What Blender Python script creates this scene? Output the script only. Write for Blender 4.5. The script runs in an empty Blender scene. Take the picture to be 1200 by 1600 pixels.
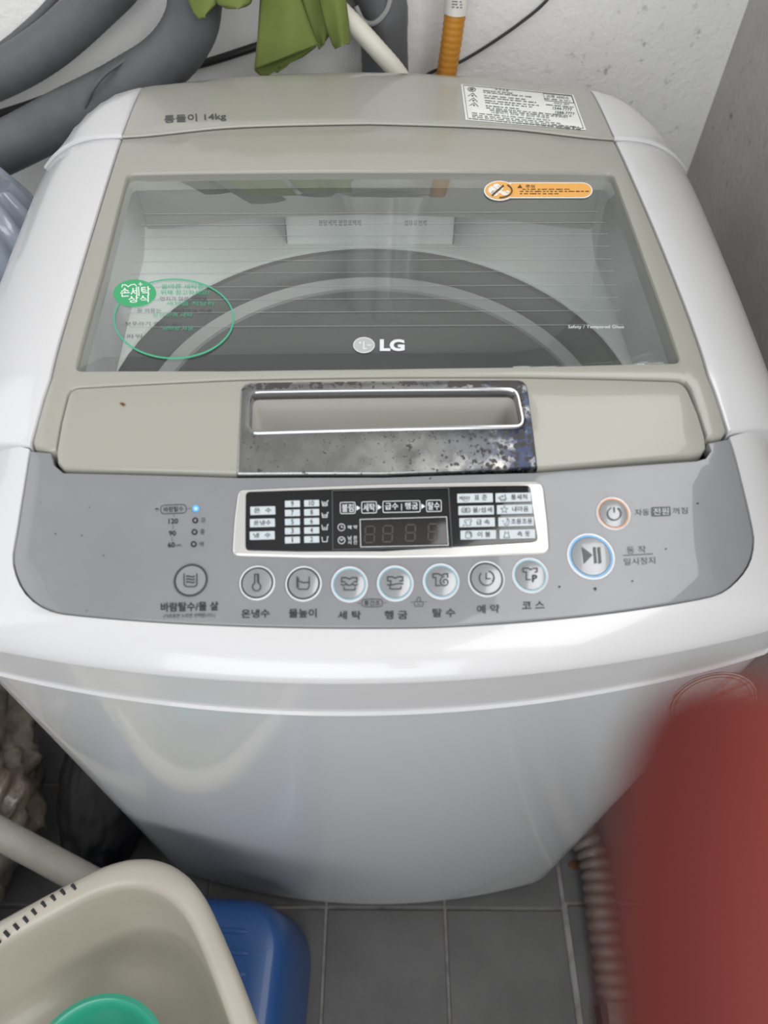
# A top-loading washing machine in a small utility room, seen from above.
import bpy, bmesh, math, random
from math import sin, cos, pi, sqrt, radians, hypot, atan2
from mathutils import Vector, Matrix, noise
from mathutils.geometry import delaunay_2d_cdt

random.seed(4)
SC = bpy.context.scene
COL = SC.collection

# ------------------------------------------------------------------ camera
FPX, PITCH, YAW, ROLL = 1110.0, radians(52.2), radians(2.66), radians(1.52)
CAM = Vector((0, 0, 1.25))
_f = Vector((sin(YAW) * cos(PITCH), cos(YAW) * cos(PITCH), -sin(PITCH)))
_r0 = Vector((cos(YAW), -sin(YAW), 0))
_u0 = _r0.cross(_f)
CR = _r0 * cos(ROLL) + _u0 * sin(ROLL)
CU = -_r0 * sin(ROLL) + _u0 * cos(ROLL)
CF = _f
cam = bpy.data.cameras.new('camera')
cam_ob = bpy.data.objects.new('camera', cam)
COL.objects.link(cam_ob)
m = Matrix((CR, CU, -CF)).transposed().to_4x4()
m.translation = CAM
cam_ob.matrix_world = m
cam.sensor_width = 36
cam.lens = FPX * 36 / 1600
cam.clip_start = 0.003
cam.clip_end = 50
cam.dof.use_dof = True
cam.dof.focus_distance = 0.62
cam.dof.aperture_fstop = cam.lens / 4.6
SC.camera = cam_ob

# ------------------------------------------------------------------ light
SC.view_settings.view_transform = 'Standard'
SC.view_settings.look = 'None'
SC.view_settings.gamma = 1
SC.view_settings.use_curve_mapping = False
SC.view_settings.exposure = -0.15
w = bpy.data.worlds.new('world')
SC.world = w
w.use_nodes = True
w.node_tree.nodes['Background'].inputs[0].default_value = (0.92, 0.96, 1.0, 1)
w.node_tree.nodes['Background'].inputs[1].default_value = 1.2


def area(name, loc, target, sx, sy, power, col=(1, 1, 1)):
    l = bpy.data.lights.new(name, 'AREA')
    l.shape = 'RECTANGLE'
    l.size, l.size_y = sx, sy
    l.energy = power
    l.color = col
    o = bpy.data.objects.new(name, l)
    COL.objects.link(o)
    o.location = loc
    o.rotation_euler = (Vector(target) - Vector(loc)).to_track_quat('-Z', 'Y').to_euler()
    return o


# daylight through the window high in the right wall and the balcony window behind the camera
area('window_daylight', (0.62, -0.05, 1.78), (-0.6, 0.1, 1.0), 1.2, 1.02, 18, (1.0, 0.99, 0.96))
area('balcony_daylight', (-0.20, -1.36, 1.5), (-0.1, 0.5, 1.0), 1.5, 1.2, 17, (0.97, 0.985, 1.0))
area('side_fill', (-1.28, 0.2, 1.7), (0.3, 0.5, 0.9), 1.3, 0.9, 3.5, (0.98, 0.985, 1.0))  # added fill from the unseen left side, brightens the back and right walls


# ------------------------------------------------------------------ rays from photo pixels to real surfaces
def ray(px, py):
    return CF + CR * ((px - 600) / FPX) - CU * ((py - 800) / FPX)


def atz(px, py, z):
    d = ray(px, py)
    return CAM + d * ((z - CAM.z) / d.z)


def aty(px, py, y):
    d = ray(px, py)
    return CAM + d * ((y - CAM.y) / d.y)


# ------------------------------------------------------------------ generic helpers
def link(o, parent=None):
    COL.objects.link(o)
    if parent is not None:
        o.parent = parent
        o.matrix_parent_inverse = Matrix.Translation(-Vector(parent.get('_base', (0, 0, 0))))
    return o


def mesh_obj(name, verts, faces, mat, parent=None, sharp=35, mats=None, midx=None, recalc=True):
    me = bpy.data.meshes.new(name)
    me.from_pydata([tuple(v) for v in verts], [], faces)
    if mats:
        for k in mats:
            me.materials.append(k)
        me.polygons.foreach_set('material_index', midx)
    elif mat:
        me.materials.append(mat)
    if recalc:
        bm = bmesh.new()
        bm.from_mesh(me)
        bmesh.ops.recalc_face_normals(bm, faces=bm.faces)
        bm.to_mesh(me)
        bm.free()
    if sharp:
        me.shade_smooth()
        me.set_sharp_from_angle(angle=radians(sharp))
    o = bpy.data.objects.new(name, me)
    return link(o, parent)


def tag(o, label=None, cat=None, group=None, kind=None):
    if label:
        o['label'] = label
    if cat:
        o['category'] = cat
    if group:
        o['group'] = group
    if kind:
        o['kind'] = kind
    return o


def empty(name, loc, label, cat, group=None):
    o = bpy.data.objects.new(name, None)
    o.location = loc
    o.empty_display_size = 0.05
    COL.objects.link(o)
    o['_base'] = tuple(loc)
    return tag(o, label, cat, group)


class MB:
    """collects flat shapes and solids for ONE mesh"""

    def __init__(s):
        s.v, s.f, s.cuts = [], [], []

    def cut(s):
        s.cuts.append((len(s.v), len(s.f)))

    def add(s, vs, fs):
        n = len(s.v)
        s.v += [Vector(p) for p in vs]
        s.f += [tuple(i + n for i in q) for q in fs]

    def box(s, lo, hi):
        x0, y0, z0 = lo
        x1, y1, z1 = hi
        s.add([(x0, y0, z0), (x1, y0, z0), (x1, y1, z0), (x0, y1, z0), (x0, y0, z1), (x1, y0, z1), (x1, y1, z1), (x0, y1, z1)],
              [(0, 3, 2, 1), (4, 5, 6, 7), (0, 1, 5, 4), (1, 2, 6, 5), (2, 3, 7, 6), (3, 0, 4, 7)])

    def build(s, name, mat, parent=None, sharp=35):
        if s.cuts:
            if s.cuts[-1][1] < len(s.f):
                s.cut()
            first, v0, f0 = None, 0, 0
            for v1, f1 in s.cuts:
                if f1 > f0:
                    o_ = mesh_obj(name, s.v[v0:v1], [tuple(i - v0 for i in q) for q in s.f[f0:f1]], mat, parent, sharp)
                    first = first or o_
                v0, f0 = v1, f1
            return first
        return mesh_obj(name, s.v, s.f, mat, parent, sharp)


def lin(c):
    c = c / 255
    return c / 12.92 if c <= 0.04045 else ((c + 0.055) / 1.055) ** 2.4


def rgb(r, g, b):
    return (lin(r), lin(g), lin(b), 1)


def pchip(pts):
    xs = [p[0] for p in pts]
    ys = [p[1] for p in pts]
    n = len(xs)
    h = [xs[i + 1] - xs[i] for i in range(n - 1)]
    d = [(ys[i + 1] - ys[i]) / h[i] for i in range(n - 1)]
    mm = [d[0]] + [0 if d[i - 1] * d[i] <= 0 else 2 * d[i - 1] * d[i] / (d[i - 1] + d[i]) for i in range(1, n - 1)] + [d[-1]]

    def fn(x):
        if x <= xs[0]:
            return ys[0] + mm[0] * (x - xs[0])
        if x >= xs[-1]:
            return ys[-1] + mm[-1] * (x - xs[-1])
        i = max(k for k in range(n - 1) if xs[k] <= x)
        t = (x - xs[i]) / h[i]
        return ((1 + 2 * t) * (1 - t) ** 2 * ys[i] + t * (1 - t) ** 2 * h[i] * mm[i] + t * t * (3 - 2 * t) * ys[i + 1] + t * t * (t - 1) * h[i] * mm[i + 1])
    return fn


def spline(pts, n=8, closed=False):
    """Catmull-Rom through points of any dimension"""
    P = [Vector(p) for p in pts]
    out = []
    N = len(P)
    for i in range(N if closed else N - 1):
        if closed:
            a, b, c, d = P[(i - 1) % N], P[i], P[(i + 1) % N], P[(i + 2) % N]
        else:
            b, c = P[i], P[i + 1]
            a = P[i - 1] if i > 0 else b + (b - c)
            d = P[i + 2] if i + 2 < N else c + (c - b)
        for k in range(n):
            t = k / n
            out.append(0.5 * ((2 * b) + (c - a) * t + (2 * a - 5 * b + 4 * c - d) * t * t + (3 * b - a - 3 * c + d) * t ** 3))
    if not closed:
        out.append(P[-1])
    return out


def rounded(pts, rads, n=5):
    """closed polygon with rounded corners (quadratic)"""
    N = len(pts)
    P = [Vector(p[:2]) for p in pts]
    if not isinstance(rads, (list, tuple)):
        rads = [rads] * N
    out = []
    for i in range(N):
        a, b, c = P[i - 1], P[i], P[(i + 1) % N]
        r = rads[i]
        if r <= 0:
            out.append(b)
            continue
        p = b + (a - b).normalized() * min(r, (a - b).length * 0.48)
        q = b + (c - b).normalized() * min(r, (c - b).length * 0.48)
        for k in range(n + 1):
            t = k / n
            out.append(p * (1 - t) ** 2 + b * 2 * t * (1 - t) + q * t * t)
    return out


def densify(pts, step):
    out = []
    N = len(pts)
    for i in range(N):
        a, b = Vector(pts[i]), Vector(pts[(i + 1) % N])
        k = max(1, int((b - a).length / step))
        for j in range(k):
            out.append(a.lerp(b, j / k))
    return out


def sarea(p):
    return 0.5 * sum(p[i - 1][0] * p[i][1] - p[i][0] * p[i - 1][1] for i in range(len(p)))


def offset(poly, d):
    """inset a CCW polygon by d"""
    out = []
    N = len(poly)
    for i in range(N):
        a, b, c = poly[i - 1], poly[i], poly[(i + 1) % N]
        e1 = (b - a)
        e2 = (c - b)
        if e1.length < 1e-9 or e2.length < 1e-9:
            e1 = e2 = (c - a)
        e1 = e1.normalized()
        e2 = e2.normalized()
        n1 = Vector((-e1.y, e1.x))
        n2 = Vector((-e2.y, e2.x))
        nn = n1 + n2
        if nn.length < 1e-6:
            nn = n1
        nn.normalize()
        k = 1 / max(0.5, nn.dot(n1))
        out.append(b + nn * d * k)
    return out


def clean(p, eps=1e-5):
    out = []
    for q in p:
        q = Vector(q[:2])
        if not out or (q - out[-1]).length > eps:
            out.append(q)
    if len(out) > 1 and (out[0] - out[-1]).length < eps:
        out.pop()
    return out


def inside(p, poly):
    x, y = p
    c = False
    j = len(poly) - 1
    for i in range(len(poly)):
        xi, yi = poly[i]
        xj, yj = poly[j]
        if (yi > y) != (yj > y) and x < (xj - xi) * (y - yi) / (yj - yi) + xi:
            c = not c
        j = i
    return c


def slab(name, outline, zf, thick, bev, mat, parent, holes=(), grid=0.02, lift=0.0, step=0.012, hole_depth=None):
    """a solid plate that follows the surface zf: rounded edges, side walls, optional holes"""
    loops = []
    o = clean(densify(clean(outline), step))
    if sarea(o) < 0:
        o.reverse()
    loops.append(o)
    for h in holes:
        h = clean(densify(clean(h), step))
        if sarea(h) > 0:
            h.reverse()
        loops.append(h)
    V, F = [], []
    tops = []
    for li, L in enumerate(loops):
        th = thick if li == 0 or hole_depth is None else hole_depth
        rings = [(0, -th), (0, -bev), (bev * 0.3, -bev * 0.3), (bev, 0)]
        idx = []
        for d, dz in rings:
            q = offset(L, d)
            idx.append(list(range(len(V), len(V) + len(q))))
            for p in q:
                V.append(Vector((p.x, p.y, zf(p.x, p.y) + dz + lift)))
        n = len(L)
        for a, b in zip(idx[:-1], idx[1:]):
            for i in range(n):
                F.append((a[i], a[(i + 1) % n], b[(i + 1) % n], b[i]))
        tops.append(idx[-1])
    # interior
    pts, edges, back = [], [], []
    for t in tops:
        s = len(pts)
        for k, i in enumerate(t):
            pts.append(Vector((V[i].x, V[i].y)))
            back.append(i)
            edges.append((s + k, s + (k + 1) % len(t)))
    polys = [[pts[i] for i in range(sum(len(x) for x in tops[:k]), sum(len(x) for x in tops[:k + 1]))] for k in range(len(tops))]
    bd = list(pts)
    x0, x1 = min(p.x for p in polys[0]), max(p.x for p in polys[0])
    y0, y1 = min(p.y for p in polys[0]), max(p.y for p in polys[0])
    y = y0 + grid * 0.5
    while y < y1:
        x = x0 + grid * 0.5
        while x < x1:
            if inside((x, y), polys[0]) and not any(inside((x, y), h) for h in polys[1:]):
                if min((x - b.x) ** 2 + (y - b.y) ** 2 for b in bd) > (grid * 0.35) ** 2:
                    pts.append(Vector((x, y)))
                    back.append(-1)
            x += grid
        y += grid
    rv, re, rf, ov, oe, of = delaunay_2d_cdt(pts, edges, [], 0, 1e-7)
    vm = []
    for k, p in enumerate(rv):
        src = [q for q in ov[k] if back[q] >= 0]
        if src:
            vm.append(back[src[0]])
        else:
            vm.append(len(V))
            V.append(Vector((p.x, p.y, zf(p.x, p.y) + lift)))
    for f in rf:
        c = sum((rv[i] for i in f), Vector((0, 0))) / len(f)
        if inside(c, polys[0]) and not any(inside(c, h) for h in polys[1:]):
            if abs((rv[f[1]] - rv[f[0]]).cross(rv[f[2]] - rv[f[0]])) < 3e-7:
                continue
            q = [vm[i] for i in f]
            nz_ = (V[q[1]] - V[q[0]]).cross(V[q[2]] - V[q[0]]).z
            F.append(tuple(q) if nz_ > 0 else tuple(q[::-1]))
    return mesh_obj(name, V, F, mat, parent, recalc=False)


def tube_mesh(path, rad, seg=14, cap=True):
    """tube along a list of 3D points; rad number or function(index, fraction)"""
    P = [Vector(p) for p in path]
    n = len(P)
    V, F = [], []
    up = Vector((0, 0, 1))
    t0 = (P[1] - P[0]).normalized()
    nrm = t0.cross(up)
    if nrm.length < 1e-3:
        nrm = t0.cross(Vector((1, 0, 0)))
    nrm.normalize()
    for i in range(n):
        t = (P[min(i + 1, n - 1)] - P[max(i - 1, 0)]).normalized()
        nrm = (nrm - t * nrm.dot(t)).normalized()
        b = t.cross(nrm)
        r = rad(i, i / (n - 1)) if callable(rad) else rad
        for k in range(seg):
            a = 2 * pi * k / seg
            V.append(P[i] + (nrm * cos(a) + b * sin(a)) * r)
    for i in range(n - 1):
        for k in range(seg):
            F.append((i * seg + k, i * seg + (k + 1) % seg, (i + 1) * seg + (k + 1) % seg, (i + 1) * seg + k))
    if cap:
        F.append(tuple(range(seg))[::-1])
        F.append(tuple(range((n - 1) * seg, n * seg)))
    return V, F


def resample(path, step):
    P = [Vector(p) for p in path]
    out = [P[0]]
    acc = 0.0
    for a, b in zip(P[:-1], P[1:]):
        L = (b - a).length
        d = step - acc
        while d <= L and L > 0:
            out.append(a.lerp(b, d / L))
            d += step
        acc = (acc + L) % step if L > 0 else acc
    out.append(P[-1])
    return out


def lathe(profile, seg=40, c=(0, 0, 0), close_top=False):
    V, F = [], []
    n = len(profile)
    for k in range(seg):
        a = 2 * pi * k / seg
        for r, z in profile:
            V.append(Vector((c[0] + r * cos(a), c[1] + r * sin(a), c[2] + z)))
    for k in range(seg):
        k2 = (k + 1) % seg
        for i in range(n - 1):
            F.append((k * n + i, k2 * n + i, k2 * n + i + 1, k * n + i + 1))
    return V, F


# ------------------------------------------------------------------ materials
def mat(name, color, rough=0.5, metal=0.0, coat=0.0, spec=0.5, bump=None, tint=None, sss=0.0, alpha=1.0, trans=0.0, coat_rough=0.03):
    """bump = (scale, strength, distance); tint = (scale, second colour, lo, hi)"""
    k = bpy.data.materials.new(name)
    k.use_nodes = True
    nt = k.node_tree
    b = nt.nodes['Principled BSDF']
    b.inputs['Base Color'].default_value = color
    b.inputs['Roughness'].default_value = rough
    b.inputs['Metallic'].default_value = metal
    b.inputs['Coat Weight'].default_value = coat
    b.inputs['Coat Roughness'].default_value = coat_rough
    b.inputs['Specular IOR Level'].default_value = spec
    if sss:
        b.inputs['Subsurface Weight'].default_value = sss
        b.inputs['Subsurface Radius'].default_value = (0.012, 0.004, 0.002)
        b.inputs['Subsurface Scale'].default_value = 1.0
    if alpha < 1:
        b.inputs['Alpha'].default_value = alpha
    if trans:
        b.inputs['Transmission Weight'].default_value = trans
    tc = nt.nodes.new('ShaderNodeTexCoord')
    if tint:
        nz = nt.nodes.new('ShaderNodeTexNoise')
        nz.inputs['Scale'].default_value = tint[0]
        nz.inputs['Detail'].default_value = 6
        nz.inputs['Roughness'].default_value = 0.65
        nt.links.new(tc.outputs['Object'], nz.inputs['Vector'])
        mr = nt.nodes.new('ShaderNodeMapRange')
        mr.inputs['From Min'].default_value = tint[2]
        mr.inputs['From Max'].default_value = tint[3]
        nt.links.new(nz.outputs['Fac'], mr.inputs['Value'])
        mx = nt.nodes.new('ShaderNodeMix')
        mx.data_type = 'RGBA'
        mx.inputs['A'].default_value = color
        mx.inputs['B'].default_value = tint[1]
        nt.links.new(mr.outputs['Result'], mx.inputs['Factor'])
        nt.links.new(mx.outputs['Result'], b.inputs['Base Color'])
    if bump:
        nb = nt.nodes.new('ShaderNodeTexNoise')
        nb.inputs['Scale'].default_value = bump[0]
        nb.inputs['Detail'].default_value = 5
        nt.links.new(tc.outputs['Object'], nb.inputs['Vector'])
        bp = nt.nodes.new('ShaderNodeBump')
        bp.inputs['Strength'].default_value = bump[1]
        bp.inputs['Distance'].default_value = bump[2]
        nt.links.new(nb.outputs['Fac'], bp.inputs['Height'])
        nt.links.new(bp.outputs['Normal'], b.inputs['Normal'])
    return k


M = {}
M['white'] = mat('white_enamel', (0.59, 0.585, 0.595, 1), 0.28, coat=0.5)
M['body'] = mat('white_cabinet_enamel', (0.58, 0.585, 0.60, 1), 0.35, coat=0.9, coat_rough=0.06)
M['beige'] = mat('champagne_plastic', (0.325, 0.317, 0.277, 1), 0.30, coat=0.35, spec=0.3)
M['beige_dark'] = mat('champagne_plastic_rear', (0.34, 0.335, 0.30, 1), 0.34, coat=0.4)
M['recess'] = mat('handle_recess_plastic', (0.40, 0.39, 0.36, 1), 0.45)
M['panel'] = mat('silver_panel_plastic', (0.225, 0.23, 0.242, 1), 0.28, coat=0.55, spec=0.3, tint=(14, (0.205, 0.21, 0.222, 1), 0.35, 0.7))
M['bezel'] = mat('silver_bezel_plastic', (0.62, 0.60, 0.58, 1), 0.22, metal=0.35, coat=0.6)
M['black_gloss'] = mat('black_display', (0.006, 0.006, 0.007, 1), 0.12, coat=0.4)
M['digit_bg'] = mat('dark_digit_window', (0.022, 0.02, 0.018, 1), 0.15)
M['digit'] = mat('unlit_digit_segments', (0.065, 0.06, 0.055, 1), 0.3)
M['lamp'] = mat('pale_indicator_lamp', (0.50, 0.55, 0.58, 1), 0.35)
M['ink'] = mat('black_print', (0.014, 0.014, 0.016, 1), 0.45)
M['ink_grey'] = mat('grey_print', (0.07, 0.075, 0.078, 1), 0.45)
M['ink_white'] = mat('white_print', (0.66, 0.69, 0.70, 1), 0.45)
M['print_faint'] = mat('pale_line_print', (0.26, 0.285, 0.285, 1), 0.5)
M['rubber_dark'] = mat('dark_plastic', (0.02, 0.02, 0.022, 1), 0.5)
M['chrome_lip'] = mat('chrome_lip', (0.45, 0.45, 0.46, 1), 0.18, metal=1.0)
M['blue_ring'] = mat('blue_button_ring', (0.10, 0.36, 0.66, 1), 0.3, coat=0.5)
M['cyan_ring'] = mat('pale_blue_button_ring', (0.33, 0.55, 0.66, 1), 0.3, coat=0.5)
M['orange_ring'] = mat('orange_button_ring', (0.72, 0.32, 0.12, 1), 0.3, coat=0.5)
M['white_ring'] = mat('white_button_rim', (0.85, 0.86, 0.88, 1), 0.2, coat=0.6)
M['dark_ring'] = mat('dark_button_ring', (0.045, 0.048, 0.055, 1), 0.3, coat=0.4)
M['cap'] = mat('silver_button_cap', (0.27, 0.278, 0.29, 1), 0.28, metal=0.2, coat=0.7)
M['blue_lamp'] = mat('blue_lamp', (0.12, 0.42, 0.80, 1), 0.3)
M['deck'] = mat('tub_deck_plastic', (0.90, 0.93, 0.91, 1), 0.45)
M['ring'] = mat('balance_ring_plastic', (0.018, 0.019, 0.02, 1), 0.4)
M['ring2'] = mat('light_grey_plastic', (0.36, 0.37, 0.37, 1), 0.4)
M['steel'] = mat('drum_steel', (0.22, 0.23, 0.235, 1), 0.42, metal=0.8)
M['pulsator'] = mat('pulsator_plastic', (0.30, 0.31, 0.33, 1), 0.4)
M['green'] = mat('green_sticker', (0.035, 0.33, 0.13, 1), 0.5)
M['green_text'] = mat('green_print', (0.05, 0.36, 0.20, 1), 0.5)
M['orange'] = mat('orange_sticker', (0.80, 0.40, 0.09, 1), 0.5)
M['paper'] = mat('white_label', (0.78, 0.79, 0.75, 1), 0.5)
M['rust'] = mat('rust_spot', (0.12, 0.05, 0.02, 1), 0.7)
M['speck'] = mat('dirt_speck', (0.03, 0.03, 0.03, 1), 0.7)
M['grout'] = mat('pale_grout', (0.30, 0.285, 0.26, 1), 0.85, bump=(90, 0.3, 0.004), tint=(30, (0.17, 0.16, 0.15, 1), 0.45, 0.7))
M['tile'] = mat('grey_floor_tile', (0.125, 0.12, 0.118, 1), 0.5, bump=(140, 0.12, 0.002), tint=(9, (0.085, 0.083, 0.082, 1), 0.35, 0.7))
M['duct'] = mat('grey_wrapped_insulation', (0.105, 0.112, 0.12, 1), 0.5, bump=(60, 0.2, 0.004), tint=(16, (0.075, 0.072, 0.07, 1), 0.4, 0.75))
M['cable'] = mat('black_cable_sheath', (0.012, 0.012, 0.012, 1), 0.5)
M['towel'] = mat('olive_green_fabric', (0.175, 0.215, 0.06, 1), 0.9, spec=0.2, bump=(420, 0.25, 0.002), tint=(25, (0.15, 0.19, 0.05, 1), 0.35, 0.7))
M['hose_white'] = mat('cream_hose_rubber', (0.62, 0.60, 0.52, 1), 0.5)
M['gas'] = mat('orange_coated_pipe', (0.55, 0.24, 0.03, 1), 0.4)
M['sleeve'] = mat('white_sleeve', (0.72, 0.70, 0.64, 1), 0.5)
M['drain'] = mat('brown_grey_hose', (0.15, 0.125, 0.11, 1), 0.5, tint=(20, (0.10, 0.08, 0.07, 1), 0.4, 0.7))
M['pvc'] = mat('grey_pvc_pipe', (0.42, 0.40, 0.35, 1), 0.4, tint=(12, (0.30, 0.27, 0.23, 1), 0.45, 0.8))
M['basin'] = mat('cream_basin_plastic', (0.50, 0.46, 0.385, 1), 0.42, coat=0.2, tint=(7, (0.42, 0.385, 0.315, 1), 0.42, 0.8))
M['teal'] = mat('teal_plastic', (0.035, 0.36, 0.24, 1), 0.35, coat=0.3)
M['stool'] = mat('blue_stool_plastic', (0.022, 0.095, 0.30, 1), 0.38, coat=0.2)
M['crumple'] = mat('tan_plastic_bag', (0.33, 0.27, 0.21, 1), 0.28, coat=0.5, bump=(24, 0.6, 0.02), tint=(9, (0.20, 0.15, 0.11, 1), 0.35, 0.7))
M['sheet'] = mat('blue_grey_plastic_sheet', (0.30, 0.34, 0.40, 1), 0.22, coat=0.6, bump=(12, 0.25, 0.02), tint=(8, (0.22, 0.25, 0.31, 1), 0.4, 0.7))
M['reflection_bag'] = mat('whitish_plastic_film', (0.85, 0.86, 0.86, 1), 0.25, coat=0.5)
M['black_lump'] = mat('dull_black', (0.005, 0.004, 0.004, 1), 0.6)
M['shaded_skin'] = mat('shaded_skin', (0.15, 0.026, 0.021, 1), 0.6, spec=0.15, sss=0.15, bump=(500, 0.1, 0.0005))  # the phone's shade on the finger is put into this dark colour
M['frame'] = mat('white_window_frame', (0.7, 0.7, 0.7, 1), 0.4)


def wall_mat(name, base, dark, stain, spots):
    """rough painted concrete with its own grime; spots = list of (centre, radius) where mould grows"""
    k = bpy.data.materials.new(name)
    k.use_nodes = True
    nt = k.node_tree
    N, L = nt.nodes, nt.links
    b = N['Principled BSDF']
    b.inputs['Roughness'].default_value = 0.85
    b.inputs['Specular IOR Level'].default_value = 0.2
    tc = N.new('ShaderNodeTexCoord')

    def nz(scale, detail=6):
        n = N.new('ShaderNodeTexNoise')
        n.inputs['Scale'].default_value = scale
        n.inputs['Detail'].default_value = detail
        n.inputs['Roughness'].default_value = 0.65
        L.new(tc.outputs['Object'], n.inputs['Vector'])
        return n

    def rng(sock, a, c, lo=0, hi=1):
        r = N.new('ShaderNodeMapRange')
        r.inputs['From Min'].default_value = a
        r.inputs['From Max'].default_value = c
        r.inputs['To Min'].default_value = lo
        r.inputs['To Max'].default_value = hi
        L.new(sock, r.inputs['Value'])
        return r.outputs['Result']

    def mixc(fac, A, B):
        x = N.new('ShaderNodeMix')
        x.data_type = 'RGBA'
        L.new(fac, x.inputs['Factor'])
        for key, c in (('A', A), ('B', B)):
            if isinstance(c, tuple):
                x.inputs[key].default_value = c
            else:
                L.new(c, x.inputs[key])
        return x.outputs['Result']

    col = mixc(rng(nz(5).outputs['Fac'], 0.35, 0.7), base, dark)
    fine = rng(nz(70, 10).outputs['Fac'], 0.59, 0.76)
    for c, r in spots:
        d = N.new('ShaderNodeVectorMath')
        d.operation = 'DISTANCE'
        L.new(tc.outputs['Object'], d.inputs[0])
        d.inputs[1].default_value = c
        near = rng(d.outputs['Value'], r, r * 0.25)
        mul = N.new('ShaderNodeMath')
        mul.operation = 'MULTIPLY'
        L.new(near, mul.inputs[0])
        L.new(fine, mul.inputs[1])
        col = mixc(mul.outputs[0], col, stain)
    L.new(col, b.inputs['Base Color'])
    bp = N.new('ShaderNodeBump')
    bp.inputs['Strength'].default_value = 0.5
    bp.inputs['Distance'].default_value = 0.004
    L.new(nz(110, 4).outputs['Fac'], bp.inputs['Height'])
    L.new(bp.outputs['Normal'], b.inputs['Normal'])
    return k


WALL_Y, WALL_X = 0.97, 0.456
M['wall_back'] = wall_mat('painted_concrete', (0.86, 0.85, 0.835, 1), (0.78, 0.77, 0.755, 1), (0.30, 0.295, 0.285, 1),
                          [((0.36, WALL_Y, 0.86), 0.16), ((0.43, WALL_Y, 0.97), 0.07), ((0.3, WALL_Y, 0.9), 0.1)])
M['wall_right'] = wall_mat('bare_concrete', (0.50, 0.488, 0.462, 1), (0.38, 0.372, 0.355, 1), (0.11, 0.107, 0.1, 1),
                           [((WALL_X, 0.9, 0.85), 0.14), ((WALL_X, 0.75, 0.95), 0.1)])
M['wall_plain'] = mat('room_paint', (0.5, 0.5, 0.5, 1), 0.9)

# chrome with plating that has pitted and flaked off
k = bpy.data.materials.new('pitted_chrome')
k.use_nodes = True
nt = k.node_tree
N, L = nt.nodes, nt.links
b = N['Principled BSDF']
tc = N.new('ShaderNodeTexCoord')


def _noise(scale, detail=4, rough=0.6):
    n = N.new('ShaderNodeTexNoise')
    n.inputs['Scale'].default_value = scale
    n.inputs['Detail'].default_value = detail
    n.inputs['Roughness'].default_value = rough
    L.new(tc.outputs['Object'], n.inputs['Vector'])
    return n.outputs['Fac']


def _rng(s, a, c, lo=0, hi=1):
    r = N.new('ShaderNodeMapRange')
    r.inputs['From Min'].default_value = a
    r.inputs['From Max'].default_value = c
    r.inputs['To Min'].default_value = lo
    r.inputs['To Max'].default_value = hi
    L.new(s, r.inputs['Value'])
    return r.outputs['Result']


def _math(op, a, c):
    x = N.new('ShaderNodeMath')
    x.operation = op
    for i, s in enumerate((a, c)):
        if isinstance(s, (int, float)):
            x.inputs[i].default_value = s
        else:
            L.new(s, x.inputs[i])
    return x.outputs[0]


sep = N.new('ShaderNodeSeparateXYZ')
L.new(tc.outputs['Object'], sep.inputs[0])
right = _rng(sep.outputs['X'], 0.02, 0.105)
back = _rng(sep.outputs['Y'], 0.355, 0.372)
worn = _math('MAXIMUM', right, _math('MULTIPLY', back, 0.75))
pit = _math('GREATER_THAN', _math('ADD', _noise(330, 2), _math('MULTIPLY', worn, 0.08)), 0.665)
vor = N.new('ShaderNodeTexVoronoi')
vor.inputs['Scale'].default_value = 190
L.new(tc.outputs['Object'], vor.inputs['Vector'])
blot = _math('LESS_THAN', _math('ADD', vor.outputs['Distance'], _math('MULTIPLY', right, -0.30)), 0.06)
flake = _math('GREATER_THAN', _math('ADD', _noise(75, 5), _math('MULTIPLY', back, 0.17)), 0.66)
gone = _math('MAXIMUM', _math('MAXIMUM', pit, blot), flake)
mx = N.new('ShaderNodeMix')
mx.data_type = 'RGBA'
mx.inputs['A'].default_value = (0.30, 0.30, 0.29, 1)
mx.inputs['B'].default_value = (0.03, 0.036, 0.06, 1)
L.new(_math('MULTIPLY', right, _rng(_noise(45), 0.40, 0.52)), mx.inputs['Factor'])
mx2 = N.new('ShaderNodeMix')
mx2.data_type = 'RGBA'
mx2.inputs['B'].default_value = (0.045, 0.042, 0.04, 1)
L.new(mx.outputs['Result'], mx2.inputs['A'])
L.new(gone, mx2.inputs['Factor'])
L.new(mx2.outputs['Result'], b.inputs['Base Color'])
L.new(_math('SUBTRACT', 1.0, gone), b.inputs['Metallic'])
L.new(_math('ADD', _rng(_noise(60, 6), 0.3, 0.75, 0.18, 0.42), _math('MULTIPLY', gone, 0.4)), b.inputs['Roughness'])
M['pitted'] = k

# window glass of the lid: a thin, faintly green clear pane with a mirror-like face
k = bpy.data.materials.new('lid_glass')
k.use_nodes = True
nt = k.node_tree
N, L = nt.nodes, nt.links
N.remove(N['Principled BSDF'])
out = N['Material Output']
tr = N.new('ShaderNodeBsdfTransparent')
tr.inputs[0].default_value = (0.95, 0.98, 0.97, 1)
gl = N.new('ShaderNodeBsdfGlossy')
gl.inputs['Roughness'].default_value = 0.015
df = N.new('ShaderNodeBsdfDiffuse')
df.inputs[0].default_value = (0.75, 0.80, 0.78, 1)
lw = N.new('ShaderNodeLayerWeight')
lw.inputs[0].default_value = 0.5
p5 = N.new('ShaderNodeMath')
p5.operation = 'POWER'
L.new(lw.outputs['Facing'], p5.inputs[0])
p5.inputs[1].default_value = 3.2
fr = N.new('ShaderNodeMath')
fr.operation = 'MULTIPLY_ADD'
L.new(p5.outputs[0], fr.inputs[0])
fr.inputs[1].default_value = 0.9
fr.inputs[2].default_value = 0.09
m0 = N.new('ShaderNodeMixShader')
m0.inputs[0].default_value = 0.06          # pale haze put evenly into the pane's colour
L.new(tr.outputs[0], m0.inputs[1])
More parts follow.
